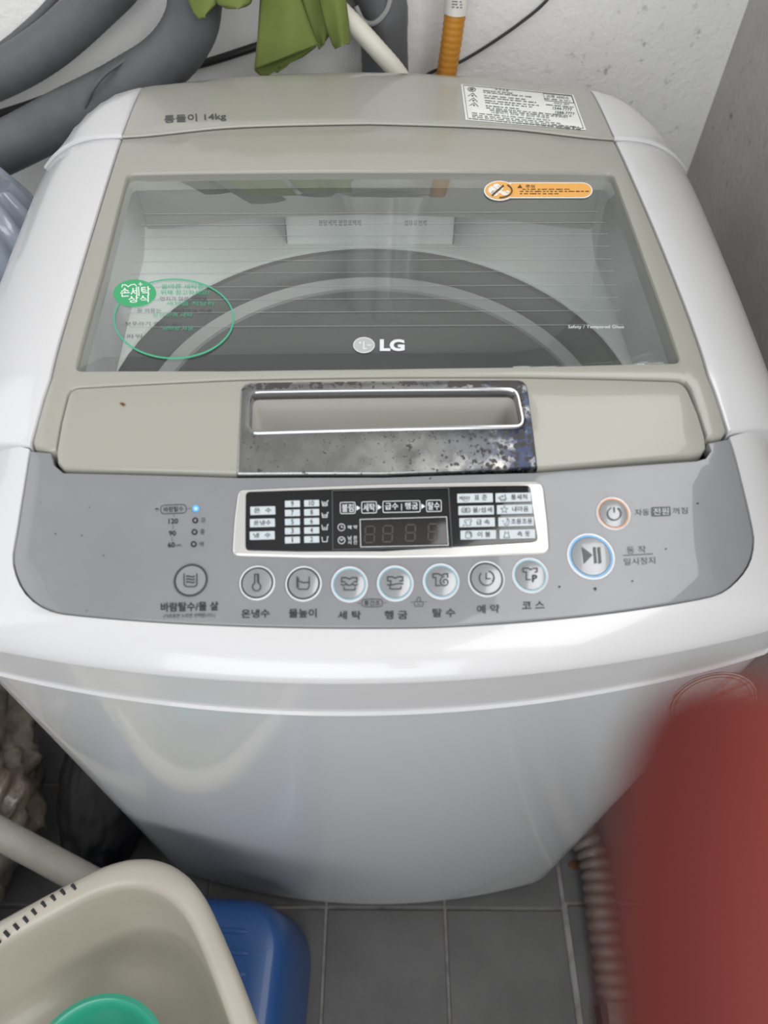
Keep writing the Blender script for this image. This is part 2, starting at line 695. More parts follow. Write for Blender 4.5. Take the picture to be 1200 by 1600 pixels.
L.new(df.outputs[0], m0.inputs[2])
m1 = N.new('ShaderNodeMixShader')
L.new(fr.outputs[0], m1.inputs[0])
L.new(m0.outputs[0], m1.inputs[1])
L.new(gl.outputs[0], m1.inputs[2])
L.new(m1.outputs[0], out.inputs[0])
M['glass'] = k

# ------------------------------------------------------------------ room
def struct(name, mb, mt):
    o = mb.build(name, mt, None, 35)
    o['kind'] = 'structure'
    return o


XL, YF, ZT = -1.25, -1.4, 2.35
mb = MB()
mb.box((XL, YF, -0.06), (WALL_X, WALL_Y, -0.004))
floor = struct('floor', mb, M['grout'])
# floor tiles: one object each
TS, ANG = 0.1845, radians(-1.6)
bmx = bmesh.new()
hw = TS / 2 - 0.0022
tv = []
for z, i in ((-0.004, 0.0), (-0.001, 0.0), (0.0, 0.0012)):
    for sx, sy in ((-1, -1), (1, -1), (1, 1), (-1, 1)):
        tv.append((sx * (hw - i), sy * (hw - i), z))
tf = [(8, 9, 10, 11)]
for r in (0, 4):
    for q in range(4):
        tf.append((r + q, r + (q + 1) % 4, r + 4 + (q + 1) % 4, r + 4 + q))
tile0 = None
for iy in range(-2, 3):
    for ix in range(-5, 3):
        cx, cy = 0.120 + (ix + 0.5) * TS, 0.187 + (iy + 0.5) * TS
        rx, ry = cx - 0.120, cy - 0.187
        px_, py_ = 0.120 + rx * cos(ANG) - ry * sin(ANG), 0.187 + rx * sin(ANG) + ry * cos(ANG)
        if px_ > WALL_X - TS * 0.55 or py_ > WALL_Y - 0.1:
            continue
        if tile0 is None:
            tile0 = mesh_obj('tile', tv, tf, M['tile'], floor, 30)
            t = tile0
        else:
            t = tile0.copy()
            COL.objects.link(t)
        t.location = (px_, py_, random.uniform(-0.0004, 0.0004))
        t.rotation_euler = (0, 0, ANG)
# the strip of cut tiles beside the right wall
for iy in range(-2, 3):
    x0 = 0.120 + 1 * TS
    t = tile0.copy()
    COL.objects.link(t)
    cy = 0.187 + (iy + 0.5) * TS
    t.location = (x0 + (WALL_X - x0) / 2 + 0.001 - (cy - 0.187) * sin(ANG) * 0.5, cy, 0)
    t.scale = ((WALL_X - x0 - 0.008) / TS, 1, 1)
    t.rotation_euler = (0, 0, ANG)

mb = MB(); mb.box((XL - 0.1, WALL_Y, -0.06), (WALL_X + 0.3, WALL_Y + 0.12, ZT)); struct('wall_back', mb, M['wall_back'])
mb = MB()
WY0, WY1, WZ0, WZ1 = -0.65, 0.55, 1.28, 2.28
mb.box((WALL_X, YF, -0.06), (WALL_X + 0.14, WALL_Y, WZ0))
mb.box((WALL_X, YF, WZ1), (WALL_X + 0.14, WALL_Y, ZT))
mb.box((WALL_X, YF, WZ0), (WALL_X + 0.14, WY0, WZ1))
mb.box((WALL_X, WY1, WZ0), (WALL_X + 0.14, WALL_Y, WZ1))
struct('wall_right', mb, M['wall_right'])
mb = MB()
LY0, LY1, LZ0, LZ1 = -0.5, 0.88, 1.2, 2.2
mb.box((XL - 0.1, YF, -0.06), (XL, WALL_Y, LZ0))
mb.box((XL - 0.1, YF, LZ1), (XL, WALL_Y, ZT))
mb.box((XL - 0.1, YF, LZ0), (XL, LY0, LZ1))
mb.box((XL - 0.1, LY1, LZ0), (XL, WALL_Y, LZ1))
struct('wall_left', mb, M['wall_plain'])
mb = MB()
FX0, FX1, FZ0, FZ1 = -1.0, 0.42, 0.85, 2.1
mb.box((XL, YF - 0.1, -0.06), (WALL_X + 0.14, YF, FZ0))
mb.box((XL, YF - 0.1, FZ1), (WALL_X + 0.14, YF, ZT))
mb.box((XL, YF - 0.1, FZ0), (FX0, YF, FZ1))
mb.box((FX1, YF - 0.1, FZ0), (WALL_X + 0.14, YF, FZ1))
struct('wall_front', mb, M['wall_plain'])
mb = MB(); mb.box((XL - 0.1, YF - 0.1, ZT), (WALL_X + 0.3, WALL_Y + 0.12, ZT + 0.1)); struct('ceiling', mb, M['wall_plain'])
mb = MB()
for y in (WY0, WY1 - 0.04):
    mb.box((WALL_X + 0.05, y, WZ0), (WALL_X + 0.09, y + 0.04, WZ1))
for z in (WZ0, WZ1 - 0.04):
    mb.box((WALL_X + 0.052, WY0, z), (WALL_X + 0.088, WY1, z + 0.04))
struct('window_1', mb, M['frame'])

# ------------------------------------------------------------------ washing machine: the shape of its top
AX = 0.009          # centre line
HW = 0.310          # half width
ZC = pchip([(0.19, 0.846), (0.21, 0.8535), (0.305, 0.8855), (0.335, 0.9005), (0.38, 0.921), (0.42, 0.929), (0.60, 0.9505), (0.66, 0.955), (0.72, 0.956), (0.80, 0.953)])


def Z(x, y):
    a = abs(x - AX)
    d = 0.004 * (a / 0.22) ** 2
    if a > 0.222:
        t = (a - 0.222) / (HW - 0.222)
        d += 0.040 * t ** 2.2
    return ZC(y) - d


def ZG(x, y):
    return 0.9215 + 0.1190 * (y - 0.381)


def hit(px, py, zf=Z):
    d = ray(px, py)
    z = 0.93
    for _ in range(60):
        p = CAM + d * ((z - CAM.z) / d.z)
        z = z * 0.35 + zf(p.x, p.y) * 0.65
    return CAM + d * ((z - CAM.z) / d.z)


def H2(px, py, zf=Z):
    p = hit(px, py, zf)
    return Vector((p.x, p.y))


def PX(pts, zf=Z):
    return [H2(a, c, zf) for a, c in pts]


def front_y(x):
    return 0.190 + 0.50 * x * x


WM = empty('washing_machine', (0.0, 0.5, 0.0), 'white top-loading washing machine with glass lid and silver button panel', 'washing machine')
SEAM_Y = pchip([(0.0, 0.676), (0.12, 0.671), (0.222, 0.657), (0.27, 0.668), (0.32, 0.692)])


def seam_y(x):
    return SEAM_Y(abs(x - AX))


# --- cabinet (front, sides, back): lofted wall sections from the floor gap up to the skirt
def perimeter(W, r, n=7):
    """closed CCW plan outline of the cabinet, half width W, bowed front, rounded front corners"""
    pts = []
    for i in range(25):
        x = -W + r + (2 * W - 2 * r) * i / 24
        pts.append(Vector((x, front_y(x))))
    yc = front_y(W - r) + r * 1.15
    x0, y0 = W - r, front_y(W - r)
    for i in range(1, n + 1):
        t = i / n
        pts.append(Vector((x0 * (1 - t) ** 2 + W * 2 * t * (1 - t) + W * t * t, y0 * (1 - t) ** 2 + (y0 + r * 0.35) * 2 * t * (1 - t) + yc * t * t)))
    for y in (0.35, 0.42, 0.5, 0.6, 0.7):
        pts.append(Vector((W, y)))
    for x, y in ((W, 0.74), (W - 0.02, 0.765), (W - 0.06, 0.775), (0.1, 0.79), (-0.1, 0.79)):
        pts.append(Vector((x, y)))
    half = [Vector((-p.x, p.y)) for p in pts[25:-2]]
    return pts + half[::-1]


PER = perimeter(0.3065, 0.040)
NP = len(PER)


def lean(x, y, z):
    t = (z - 0.03) / 0.75
    return Vector((x + (-0.013 * (1 - t) + 0.009 * t), y - 0.05 * x * (1 - t), z))


LOWX = {'a': 0.045}
V, F = [], []
zs = [0.035, 0.04, 0.12, 0.25, 0.4, 0.55, 0.68, 0.80]
for zi, z in enumerate(zs):
    q = offset(PER, 0.006) if zi == 0 else PER
    for p in q:
        V.append(lean(p.x, p.y, z + (0.035 if zi == len(zs) - 1 and p.y > 0.45 else 0)))
for i in range(len(zs) - 1):
    for j in range(NP):
        F.append((i * NP + j, i * NP + (j + 1) % NP, (i + 1) * NP + (j + 1) % NP, (i + 1) * NP + j))
F.append(tuple(range(NP))[::-1])
mesh_obj('cabinet', V, F, M['body'], WM, 40)
# feet
for sx in (-0.24, 0.24):
    for y in (0.32, 0.72):
        Vf, Ff = lathe([(0.0, 0.0), (0.024, 0.0), (0.024, 0.012), (0.014, 0.016), (0.014, 0.04), (0.0, 0.04)], 16, (sx - 0.013, y, 0.0))
        mesh_obj('foot', Vf, Ff, M['rubber_dark'], WM)

# --- control panel outline (measured), top edge with the notch for the lid
PANEL_PX = [(46, 702), (36, 765), (24, 840), (19.5, 866), (21, 888), (32, 917), (50, 939), (75, 954), (110, 962), (220, 971.5), (340, 978), (480, 982), (620, 982.5),
            (700, 980.5), (800, 974.5), (900, 965.5), (1000, 953), (1090, 938), (1128, 927), (1154, 906), (1171, 882), (1178, 855), (1177, 830), (1165, 775), (1152, 722), (1140, 683)]
JL, JR = H2(46, 702), H2(1140, 683)
edge_in = [H2(a, c) for a, c in PANEL_PX]
edge_in = [Vector((p.x, p.y)) for p in spline([(p.x, p.y) for p in edge_in], 4)]

# white front console: rolls from the panel edge over to the skirt
Lpts = []
n_in = len(edge_in)
cum = [0]
for a, c in zip(edge_in[:-1], edge_in[1:]):
    cum.append(cum[-1] + (c - a).length)


def in_at(t):
    s = t * cum[-1]
    for i in range(n_in - 1):
        if cum[i + 1] >= s:
            return edge_in[i].lerp(edge_in[i + 1], (s - cum[i]) / max(1e-9, cum[i + 1] - cum[i]))
    return edge_in[-1]


XLW, XRW = AX - HW, AX + HW
per = [Vector((XLW, y)) for y in (0.372, 0.35, 0.33, 0.31, 0.29)]
fr_ = [Vector((XLW + 0.03 + (2 * HW - 0.06) * i / 60, 0)) for i in range(61)]
fr_ = [Vector((p.x, front_y(p.x - AX * 0.5) - 0.004)) for p in fr_]
for sgn, P0, P2 in ((0, Vector((XLW, 0.275)), fr_[0]),):
    P1 = Vector((XLW, front_y(XLW - AX * 0.5)))
    per += [P0 * (1 - t) ** 2 + P1 * 2 * t * (1 - t) + P2 * t * t for t in (k / 10 for k in range(10))]
per += fr_
P0, P1, P2 = fr_[-1], Vector((XRW, front_y(XRW - AX * 0.5))), Vector((XRW, 0.275))
per += [P0 * (1 - t) ** 2 + P1 * 2 * t * (1 - t) + P2 * t * t for t in (k / 10 for k in range(1, 11))]
per += [Vector((XRW, y)) for y in (0.29, 0.31, 0.33, 0.35, 0.372)]
pc = [0]
for a, c in zip(per[:-1], per[1:]):
    pc.append(pc[-1] + (c - a).length)


def per_at(t):
    s = t * pc[-1]
    for i in range(len(per) - 1):
        if pc[i + 1] >= s:
            return per[i].lerp(per[i + 1], (s - pc[i]) / max(1e-9, pc[i + 1] - pc[i]))
    return per[-1]


def sk(a):
    """heights of the two skirt lines across the front"""
    return a


NS = 90
# pair points by fraction: corner of the panel <-> corner of the cabinet
keys = pchip([(0, 0), (0.13, 0.09), (0.24, 0.185), (0.5, 0.5), (0.76, 0.815), (0.87, 0.91), (1, 1)])
V, F = [], []
prof = [(0.0, -0.03), (0.0, -0.0012), (0.004, 0.0), (0.12, -0.03), (0.30, -0.10), (0.5, -0.23), (0.68, -0.40), (0.82, -0.58), (0.92, -0.76), (0.98, -0.90), (1.0, -1.0)]
ROWS = len(prof) + 4
for i in range(NS + 1):
    t = i / NS
    I = in_at(t)
    O = per_at(keys(t))
    zi = Z(I.x, I.y)
    zo = 0.836 - 0.008 * ((O.x - AX) / HW) ** 2 + (0.012 * max(0, (O.y - 0.26) / 0.11))
    for j, (s, h) in enumerate(prof):
        p = I.lerp(O, s)
        z = zi + h if j < 2 else zi + h * (zi - zo)
        V.append(Vector((p.x, p.y, z)))
    ctr = Vector((AX, 0.45))
    inn = (ctr - O).normalized()
    for z, d in ((zo - 0.0015, 0.0022), (0.786, 0.0022), (0.7845, 0.0), (0.7825, 0.0045)):
        p = O + inn * d
        V.append(Vector((p.x, p.y, z)))
for i in range(NS):
    for j in range(ROWS - 1):
        F.append((i * ROWS + j, (i + 1) * ROWS + j, (i + 1) * ROWS + j + 1, i * ROWS + j + 1))
mesh_obj('front_console', V, F, M['white'], WM, 40)

# inner frame below the visible plates, closes the gaps
base_out = [Vector((XLW + 0.012, 0.372)), *[Vector((p.x, p.y)) for p in offset([Vector(q) for q in edge_in] + [Vector((0.2, 0.5)), Vector((-0.2, 0.5))], 0.0)[:n_in]], Vector((XRW - 0.012, 0.372))]
slab('inner_frame', [Vector((-0.25, 0.372)), *edge_in[2:-2], Vector((0.265, 0.372))], lambda x, y: Z(x, y) - 0.013, 0.01, 0.001, M['rubber_dark'], WM, grid=0.04,
     holes=[[Vector((-0.10, 0.305)), Vector((0.115, 0.305)), Vector((0.115, 0.366)), Vector((-0.10, 0.366))]])

# --- control panel plate
hp_front = [(1140, 683), (1104, 690), (1109, 703), (1102, 713), (1088, 717), (839, 735.5), (600, 743), (370, 743.5), (100, 736), (86, 724), (81, 705), (46, 702)]
panel_out = [*edge_in, *PX(hp_front[1:-1])]
panel = slab('control_panel', offset(clean(panel_out), 0.0009), Z, 0.010, 0.0012, M['panel'], WM, grid=0.02)

# --- handle panel (front flap of the lid) with the hole for the grip
HP_PX = [(110, 607), (250, 599.5), (372, 594), (600, 590), (822, 590), (950, 592.5), (1068, 596), (1090, 645), (1101, 681), (1103, 699), (1096, 707), (1080, 711), (839, 731), (600, 739), (372, 739),
         (100, 732), (90, 723), (88, 707), (96, 660)]
hp = PX(HP_PX)
hp = rounded(hp, [0.006, 0, 0, 0, 0, 0, 0.008] + [0] * 12)
HOLE_PX = [(391, 615), (806, 611), (818, 668), (389, 677.5)]
hole = rounded(PX(HOLE_PX), 0.006)
slab('handle_panel', hp, Z, 0.012, 0.0016, M['beige'], WM, holes=[hole], grid=0.016)
plate_px = [(377.5, 599.5), (600, 596.5), (822, 595), (831, 660), (840, 733), (600, 741.5), (370, 742.5), (373, 680)]
plate = rounded(PX(plate_px), [0.007, 0, 0.007, 0, 0.001, 0, 0.001, 0])
slab('handle_plate', plate, Z, 0.006, 0.0012, M['pitted'], WM, holes=[rounded(PX(HOLE_PX), 0.006)], grid=0.012, lift=0.0012)
# bright lip around the grip hole
lip = clean(densify(rounded(PX(HOLE_PX), 0.006), 0.006))
if sarea(lip) < 0:
    lip.reverse()
V, F = [], []
ringz = [(-0.0014, 0.0012), (-0.0008, 0.0021), (0.0003, 0.0021), (0.0012, 0.0006), (0.0014, -0.004)]
for d, dz in ringz:
    for p in offset(lip, d):
        V.append(Vector((p.x, p.y, Z(p.x, p.y) + dz)))
n = len(lip)
for r in range(len(ringz) - 1):
    for i in range(n):
        F.append((r * n + i, r * n + (i + 1) % n, (r + 1) * n + (i + 1) % n, (r + 1) * n + i))
mesh_obj('grip_lip', V, F, M['chrome_lip'], WM)
# recess: walls leaning to the back and a bottom
V, F = [], []
lv = [(0.0013, -0.003, 0.0), (0.0016, -0.012, 0.0), (0.003, -0.026, 0.004), (0.007, -0.031, 0.004), (0.014, -0.032, 0.004)]
for d, dz, sy in lv:
    for p in offset(lip, d):
        zz = ZC(0.36) + dz - 0.004 if dz < -0.004 else Z(p.x, p.y) + dz
        V.append(Vector((p.x, p.y - sy, zz)))
for r in range(len(lv) - 1):
    for i in range(n):
        F.append((r * n + i, r * n + (i + 1) % n, (r + 1) * n + (i + 1) % n, (r + 1) * n + i))
F.append(tuple(range((len(lv) - 1) * n, len(lv) * n)))
mesh_obj('grip_recess', V, F, M['recess'], WM)

# --- lid frame (champagne) with the glass opening and the notch around the flap
LB = [(x, seam_y(x) - 0.002) for x in [H2(190.5, 217).x + (H2(958, 216.5).x - H2(190.5, 217).x) * i / 16 for i in range(17)]]
lid_left = PX([(150, 345), (113, 470), (80, 590), (50.5, 690)])
arm_l = PX([(54, 699), (80, 704), (87, 701), (93, 665), (104, 618), (110, 607.5), (120, 604)])
top_e = PX([(250, 597), (372, 591), (600, 587), (822, 587), (950, 589.5), (1062, 592.5)])
arm_r = PX([(1072, 595), (1080, 607), (1094, 648), (1105, 681), (1113, 685.5), (1130, 681)])
lid_right = PX([(1135, 672), (1105, 585), (1066, 470), (1022, 360)])
lid_out = [*lid_left, *arm_l, *top_e, *arm_r, *lid_right, *[Vector(p) for p in LB[::-1]]]
GL_PX = [(199, 269.5), (400, 266), (600, 265), (780, 266), (957, 269), (1010, 413), (1063.5, 566), (830, 572), (600, 575), (360, 578), (117, 578.5), (160, 418)]
gl_hole = rounded(PX(GL_PX), [0.006, 0, 0, 0, 0.006, 0, 0.005, 0, 0, 0, 0.005, 0])
slab('lid_frame', lid_out, Z, 0.016, 0.0022, M['beige'], WM, holes=[gl_hole], grid=0.022)
glass = slab('lid_glass', offset(clean(gl_hole), -0.003 if sarea(gl_hole) > 0 else 0.003), lambda x, y: min(ZG(x, y), Z(x, y) - 0.003), 0.0002, 0.0001, M['glass'], WM, grid=0.05)
# a single sheet is enough for the pane
bmx = bmesh.new(); bmx.from_mesh(glass.data)
bmesh.ops.delete(bmx, geom=[f for f in bmx.faces if abs(f.normal.z) < 0.5], context='FACES')
bmx.to_mesh(glass.data); bmx.free()


def ZGl(x, y):
    return min(ZG(x, y), Z(x, y) - 0.003)


# --- white side strips
def yj(x):
    return 0.0


sl = [Vector((LB[0][0], LB[0][1])) - Vector((0.0014, 0)), *[p - Vector((0.0014, 0)) for p in lid_left], H2(47, 698)]
jl_out = [H2(24, 694), Vector((XLW, H2(0, 692).y + 0.009))]
side_l = [*sl, *jl_out, *[Vector((XLW, y)) for y in (0.45, 0.55, 0.64)], *[Vector((x, seam_y(x) - 0.0012)) for x in (XLW, XLW + 0.02, XLW + 0.05)]]
sr = [Vector((LB[-1][0], LB[-1][1])) + Vector((0.0014, 0)), *[p + Vector((0.0014, 0)) for p in lid_right[::-1]], H2(1137, 678.5)]
jr_out = [H2(1170, 670.5), Vector((XRW, H2(1200, 665.5).y + 0.009))]
side_r = [*sr, *jr_out, *[Vector((XRW, y)) for y in (0.45, 0.55, 0.64)], *[Vector((x, seam_y(x) - 0.0012)) for x in (XRW, XRW - 0.02, XRW - 0.05)]]
slab('side_strip', side_l, Z, 0.10, 0.002, M['white'], WM, grid=0.016)
slab('side_strip', side_r, Z, 0.10, 0.002, M['white'], WM, grid=0.016)

# --- rear cover: champagne middle, white corner caps, raised seam bead
def rear_y(x):
    a = abs(x - AX)
    y = 0.803 - 0.032 * (a / 0.22) ** 2
    if a > 0.225:
        t = (a - 0.225) / (HW - 0.225)
        y -= 0.062 * t ** 2.6
    return y


XB0, XB1 = H2(218, 146).x, H2(925, 148).x
xs0, xs1 = LB[0][0], LB[-1][0]
mid = [Vector((xs0 + (xs1 - xs0) * i / 16, seam_y(xs0 + (xs1 - xs0) * i / 16) + 0.0004)) for i in range(17)]
mid += [Vector((XB1 + (XB0 - XB1) * i / 16, rear_y(XB1 + (XB0 - XB1) * i / 16))) for i in range(17)]


def ZR(x, y):
    """rear cover: a hair higher than the lid, rolls down at its back edge"""
    e = min(1.0, max(0.0, 1 - (rear_y(x) - y) / 0.02))
    return Z(x, y) + 0.0018 - 0.005 * e * e


slab('rear_cover', mid, ZR, 0.09, 0.0022, M['beige_dark'], WM, grid=0.016)
for sgn, xa, xb, XO in ((-1, xs0, XB0, XLW), (1, xs1, XB1, XRW)):
    n = 9
    pts = [Vector((xa + sgn * 0.0006, seam_y(xa) + 0.0004))]
    for i in range(1, n + 1):
        x = xa + (XO - xa) * i / n
        pts.append(Vector((x, seam_y(x) + 0.0004)))
    for i in range(n, -1, -1):
        x = xb + (XO - xb) * (1 - (1 - i / n) ** 1.6)
        pts.append(Vector((x + sgn * 0.0006 * (i == 0), rear_y(x))))
    slab('rear_corner_cap', clean(pts, 1e-4), ZR, 0.09, 0.0022, M['white'], WM, grid=0.012)
    bead = [Vector((xa + (XO - xa) * i / 20, seam_y(xa + (XO - xa) * i / 20), 0)) for i in range(21)]
    bead = [Vector((p.x, p.y, Z(p.x, p.y) + 0.0008)) for p in bead]
    Vb, Fb = tube_mesh(bead, 0.0024, 8)
    mesh_obj('seam_bead', Vb, Fb, M['white'], WM)
bead = [Vector((xs0 + (xs1 - xs0) * i / 40, 0, 0)) for i in range(41)]
bead = [Vector((p.x, seam_y(p.x), Z(p.x, seam_y(p.x)) + 0.0004)) for p in bead]
Vb, Fb = tube_mesh(bead, 0.0018, 8)
mesh_obj('seam_bead', Vb, Fb, M['beige'], WM)

# --- inside: deck, detergent drawer, balance ring, drum, pulsator
DZ, TC, TR = 0.82, (0.0105, 0.462), 0.235
circ = [Vector((TC[0] + TR * cos(2 * pi * i / 72), TC[1] + TR * sin(2 * pi * i / 72))) for i in range(72)]


def ZD(x, y):
    """the tub cover rises like a funnel from the ring towards the lid"""
    r = hypot(x - TC[0], y - TC[1])
    e = min(0.262, max(0, r - TR - 0.012)) * (0.9 if y > 0.45 else 0.9 * max(0.0, (y - 0.30) / 0.15))
    if y > 0.66 and abs(x - 0.01) < 0.13:
        e *= max(0.0, (abs(x - 0.01) - 0.09) / 0.04)
    return min(DZ + e, Z(x, y) - 0.024)


slab('tub_deck', [Vector((-0.285, 0.33)), Vector((-0.16, 0.2255)), Vector((0.181, 0.2255)), Vector((0.303, 0.33)), Vector((0.30, 0.765)), Vector((-0.28, 0.765))], ZD, 0.012, 0.003, M['deck'], WM, holes=[circ], grid=0.022)
mb = MB()
mb.box((-0.22, 0.758, 0.815), (0.24, 0.764, 0.93))
mb.build('tub_surround', M['deck'], WM)
# detergent drawer with a leaning face and dark side gaps
dx0, dx1, DY = -0.079, 0.099, 0.699
DTOP = aty(580, 336, DY + 0.007).z
Vd = [(dx0, DY, 0.821), (dx1, DY, 0.821), (dx1, DY + 0.007, DTOP), (dx0, DY + 0.007, DTOP), (dx1, 0.757, DTOP + 0.002), (dx0, 0.757, DTOP + 0.002), (dx1, 0.757, 0.821), (dx0, 0.757, 0.821)]
Fd = [(0, 1, 2, 3), (3, 2, 4, 5), (1, 6, 4, 2), (0, 3, 5, 7), (5, 4, 6, 7), (0, 7, 6, 1)]
drawer = mesh_obj('detergent_drawer', Vd, Fd, M['deck'], WM, 30)
for xg in (dx0 - 0.0012, dx1):
    mb = MB()
    mb.box((xg, DY - 0.0005, 0.8202), (xg + 0.0012, 0.757, DTOP + 0.0005))
    mb.build('drawer_gap', M['ring'], WM)
Vr, Fr = lathe([(TR + 0.004, -0.02), (TR - 0.001, -0.003), (TR - 0.006, -0.004), (TR - 0.015, -0.016), (TR - 0.020, -0.024), (TR - 0.020, -0.03)], 72, (TC[0], TC[1], DZ))
mesh_obj('balance_ring', Vr, Fr, M['ring'], WM)
Vr, Fr = lathe([(TR - 0.018, -0.028), (TR - 0.022, -0.024), (TR - 0.030, -0.032), (TR - 0.030, -0.05)], 72, (TC[0], TC[1], DZ))
mesh_obj('ring_lip', Vr, Fr, M['ring2'], WM)
prof = [(TR - 0.031, -0.035)]
for i in range(1, 26):
    z = -0.035 - 0.36 * i / 25
    prof.append((TR - 0.031 - 0.0015 * (i % 2), z))
prof += [(TR - 0.06, -0.415), (0.03, -0.42), (0.0, -0.42)]
Vr, Fr = lathe(prof, 64, (TC[0], TC[1], DZ))
mesh_obj('drum', Vr, Fr, M['steel'], WM)
V, F = [], []
SEG = 96
rr = [0.0, 0.02, 0.045, 0.08, 0.115, 0.14, 0.15]
for r in rr:
    for k in range(SEG):
        a = 2 * pi * k / SEG
        h = 0.035 * (1 - r / 0.15) + 0.022 * max(0, cos(3 * a + r * 9)) ** 3 * sin(pi * min(1, r / 0.15))
        V.append(Vector((TC[0] + r * cos(a), TC[1] + r * sin(a), DZ - 0.415 + h)))
for i in range(len(rr) - 1):
    for k in range(SEG):
        F.append((i * SEG + k, i * SEG + (k + 1) % SEG, (i + 1) * SEG + (k + 1) % SEG, (i + 1) * SEG + k))
mesh_obj('pulsator', V, F, M['pulsator'], WM)


# ------------------------------------------------------------------ print on surfaces
class Fr:
    """a flat patch of print on a surface, in photo pixels around an anchor"""

    def __init__(s, px, py, zf=Z, lift=0.0004, rot=0.0, hitf=None):
        h = hitf or (lambda a, c: hit(a, c, zf))
        s.o = h(px, py)
        e = 2.0
        s.u = (h(px + e, py) - h(px - e, py)) / (2 * e)
        s.v = (h(px, py + e) - h(px, py - e)) / (2 * e)
        s.n = s.v.cross(s.u).normalized()
        if s.n.dot(CAM - s.o) < 0:
            s.n = -s.n
        s.l = lift
        s.c, s.s = cos(rot), sin(rot)

    def p(s, dx, dy, l=0):
        x = dx * s.c - dy * s.s
        y = dx * s.s + dy * s.c
        return s.o + s.u * x + s.v * y + s.n * (s.l + l)


_glyphs = {}


def glyphs(body, bold):
    key = (body, bold)
    if key not in _glyphs:
        c = bpy.data.curves.new('glyph', 'FONT')
        c.body = body
        c.size = 1
        c.offset = bold
        c.resolution_u = 3
        o = bpy.data.objects.new('glyph', c)
        COL.objects.link(o)
        dg = bpy.context.evaluated_depsgraph_get()
        me = bpy.data.meshes.new_from_object(o.evaluated_get(dg))
        vs = [tuple(v.co[:2]) for v in me.vertices]
        fs = [tuple(p.vertices) for p in me.polygons]
        bpy.data.objects.remove(o)
        bpy.data.curves.remove(c)
        bpy.data.meshes.remove(me)
        _glyphs[key] = (vs, fs)
    return _glyphs[key]


def text(mb, body, px, py, wpx, hpx, zf=Z, rot=0.0, bold=0.0, lift=0.0004, hitf=None, fr=None, dx=0, dy=0):
    vs, fs = glyphs(body, bold)
    x0, x1 = min(v[0] for v in vs), max(v[0] for v in vs)
    y0, y1 = min(v[1] for v in vs), max(v[1] for v in vs)
    f = fr or Fr(px, py, zf, lift, rot, hitf)
    mb.add([f.p(((v[0] - x0) / (x1 - x0) - 0.5) * wpx + dx, (0.5 - (v[1] - y0) / (y1 - y0)) * hpx + dy) for v in vs], fs)
    if fr is None:
        mb.cut()


def stroke(mb, f, pts, wd, closed=False, l=0.0):
    P = [Vector(p) for p in pts]
    n = len(P)
    L_, R_ = [], []
    for i in range(n):
        a = P[i - 1] if (i > 0 or closed) else P[i]
        c = P[(i + 1) % n] if (i < n - 1 or closed) else P[i]
        d1 = (P[i] - a)
        d2 = (c - P[i])
        d1 = d1.normalized() if d1.length > 1e-9 else d2.normalized()
        d2 = d2.normalized() if d2.length > 1e-9 else d1
        t = d1 + d2
        t = t.normalized() if t.length > 1e-6 else d1
        nn = Vector((-t.y, t.x))
        k = wd * 0.5 / max(0.5, nn.dot(Vector((-d1.y, d1.x))))
        L_.append(P[i] + nn * k)
        R_.append(P[i] - nn * k)
    vs = [f.p(p.x, p.y, l) for p in L_] + [f.p(p.x, p.y, l) for p in R_]
    fs = [(i, (i + 1) % n, n + (i + 1) % n, n + i) for i in range(n if closed else n - 1)]
    mb.add(vs, fs)


def fill(mb, f, pts, l=0.0):
    mb.add([f.p(a, c, l) for a, c in pts], [tuple(range(len(pts)))])


def ell(rx, ry=None, cx=0, cy=0, n=32, a0=0, a1=2 * pi):
    ry = rx if ry is None else ry
    full = abs(a1 - a0 - 2 * pi) < 1e-6
    return [(cx + rx * cos(a0 + (a1 - a0) * i / (n if full else n - 1)), cy + ry * sin(a0 + (a1 - a0) * i / (n if full else n - 1))) for i in range(n)]


def rrect(w_, h_, r, cx=0, cy=0):
    q = rounded([(-w_ / 2 + cx, -h_ / 2 + cy), (w_ / 2 + cx, -h_ / 2 + cy), (w_ / 2 + cx, h_ / 2 + cy), (-w_ / 2 + cx, h_ / 2 + cy)], r, 4)
    return [(p.x, p.y) for p in q]


# --- the display: bezel, black screen
bez_px = [(372, 767), (600, 758), (840, 753), (849, 760), (856, 820), (859, 862), (850, 867), (700, 871), (600, 872.5), (480, 872), (366, 869), (363, 862), (366, 815)]
slab('display_bezel', rounded(PX(bez_px), [0.004, 0, 0.002, 0.002, 0, 0.004, 0.002, 0, 0, 0, 0.004, 0.0, 0]), Z, 0.001, 0.0016, M['bezel'], WM, lift=0.0016, grid=0.03)
scr_px = [(384.5, 771.5), (600, 765), (828, 761.5), (833, 800), (840.5, 847), (832, 850), (600, 864), (470, 864.5), (384, 862.5), (384, 815)]
screen = slab('display_screen', rounded(PX(scr_px), [0.003, 0, 0.003, 0, 0.003, 0, 0, 0, 0.003, 0]), Z, 0.0008, 0.0003, M['black_gloss'], WM, lift=0.0021, grid=0.03)
SL = 0.0025


def lamp(cx, cy, wd, ht, rot=-0.02):
    f = Fr(cx, cy, Z, SL, rot)
    q = rrect(wd, ht, 0.9)
    nq = len(q)
    vs = [f.p(a, c, 0.0) for a, c in q] + [f.p(a * 0.99, c * 0.97, 0.0004) for a, c in q]
    fs = [tuple(range(nq, 2 * nq))] + [(i, (i + 1) % nq, nq + (i + 1) % nq, nq + i) for i in range(nq)]
    return mesh_obj('indicator_lamp', vs, fs, M['lamp'], screen, 30)


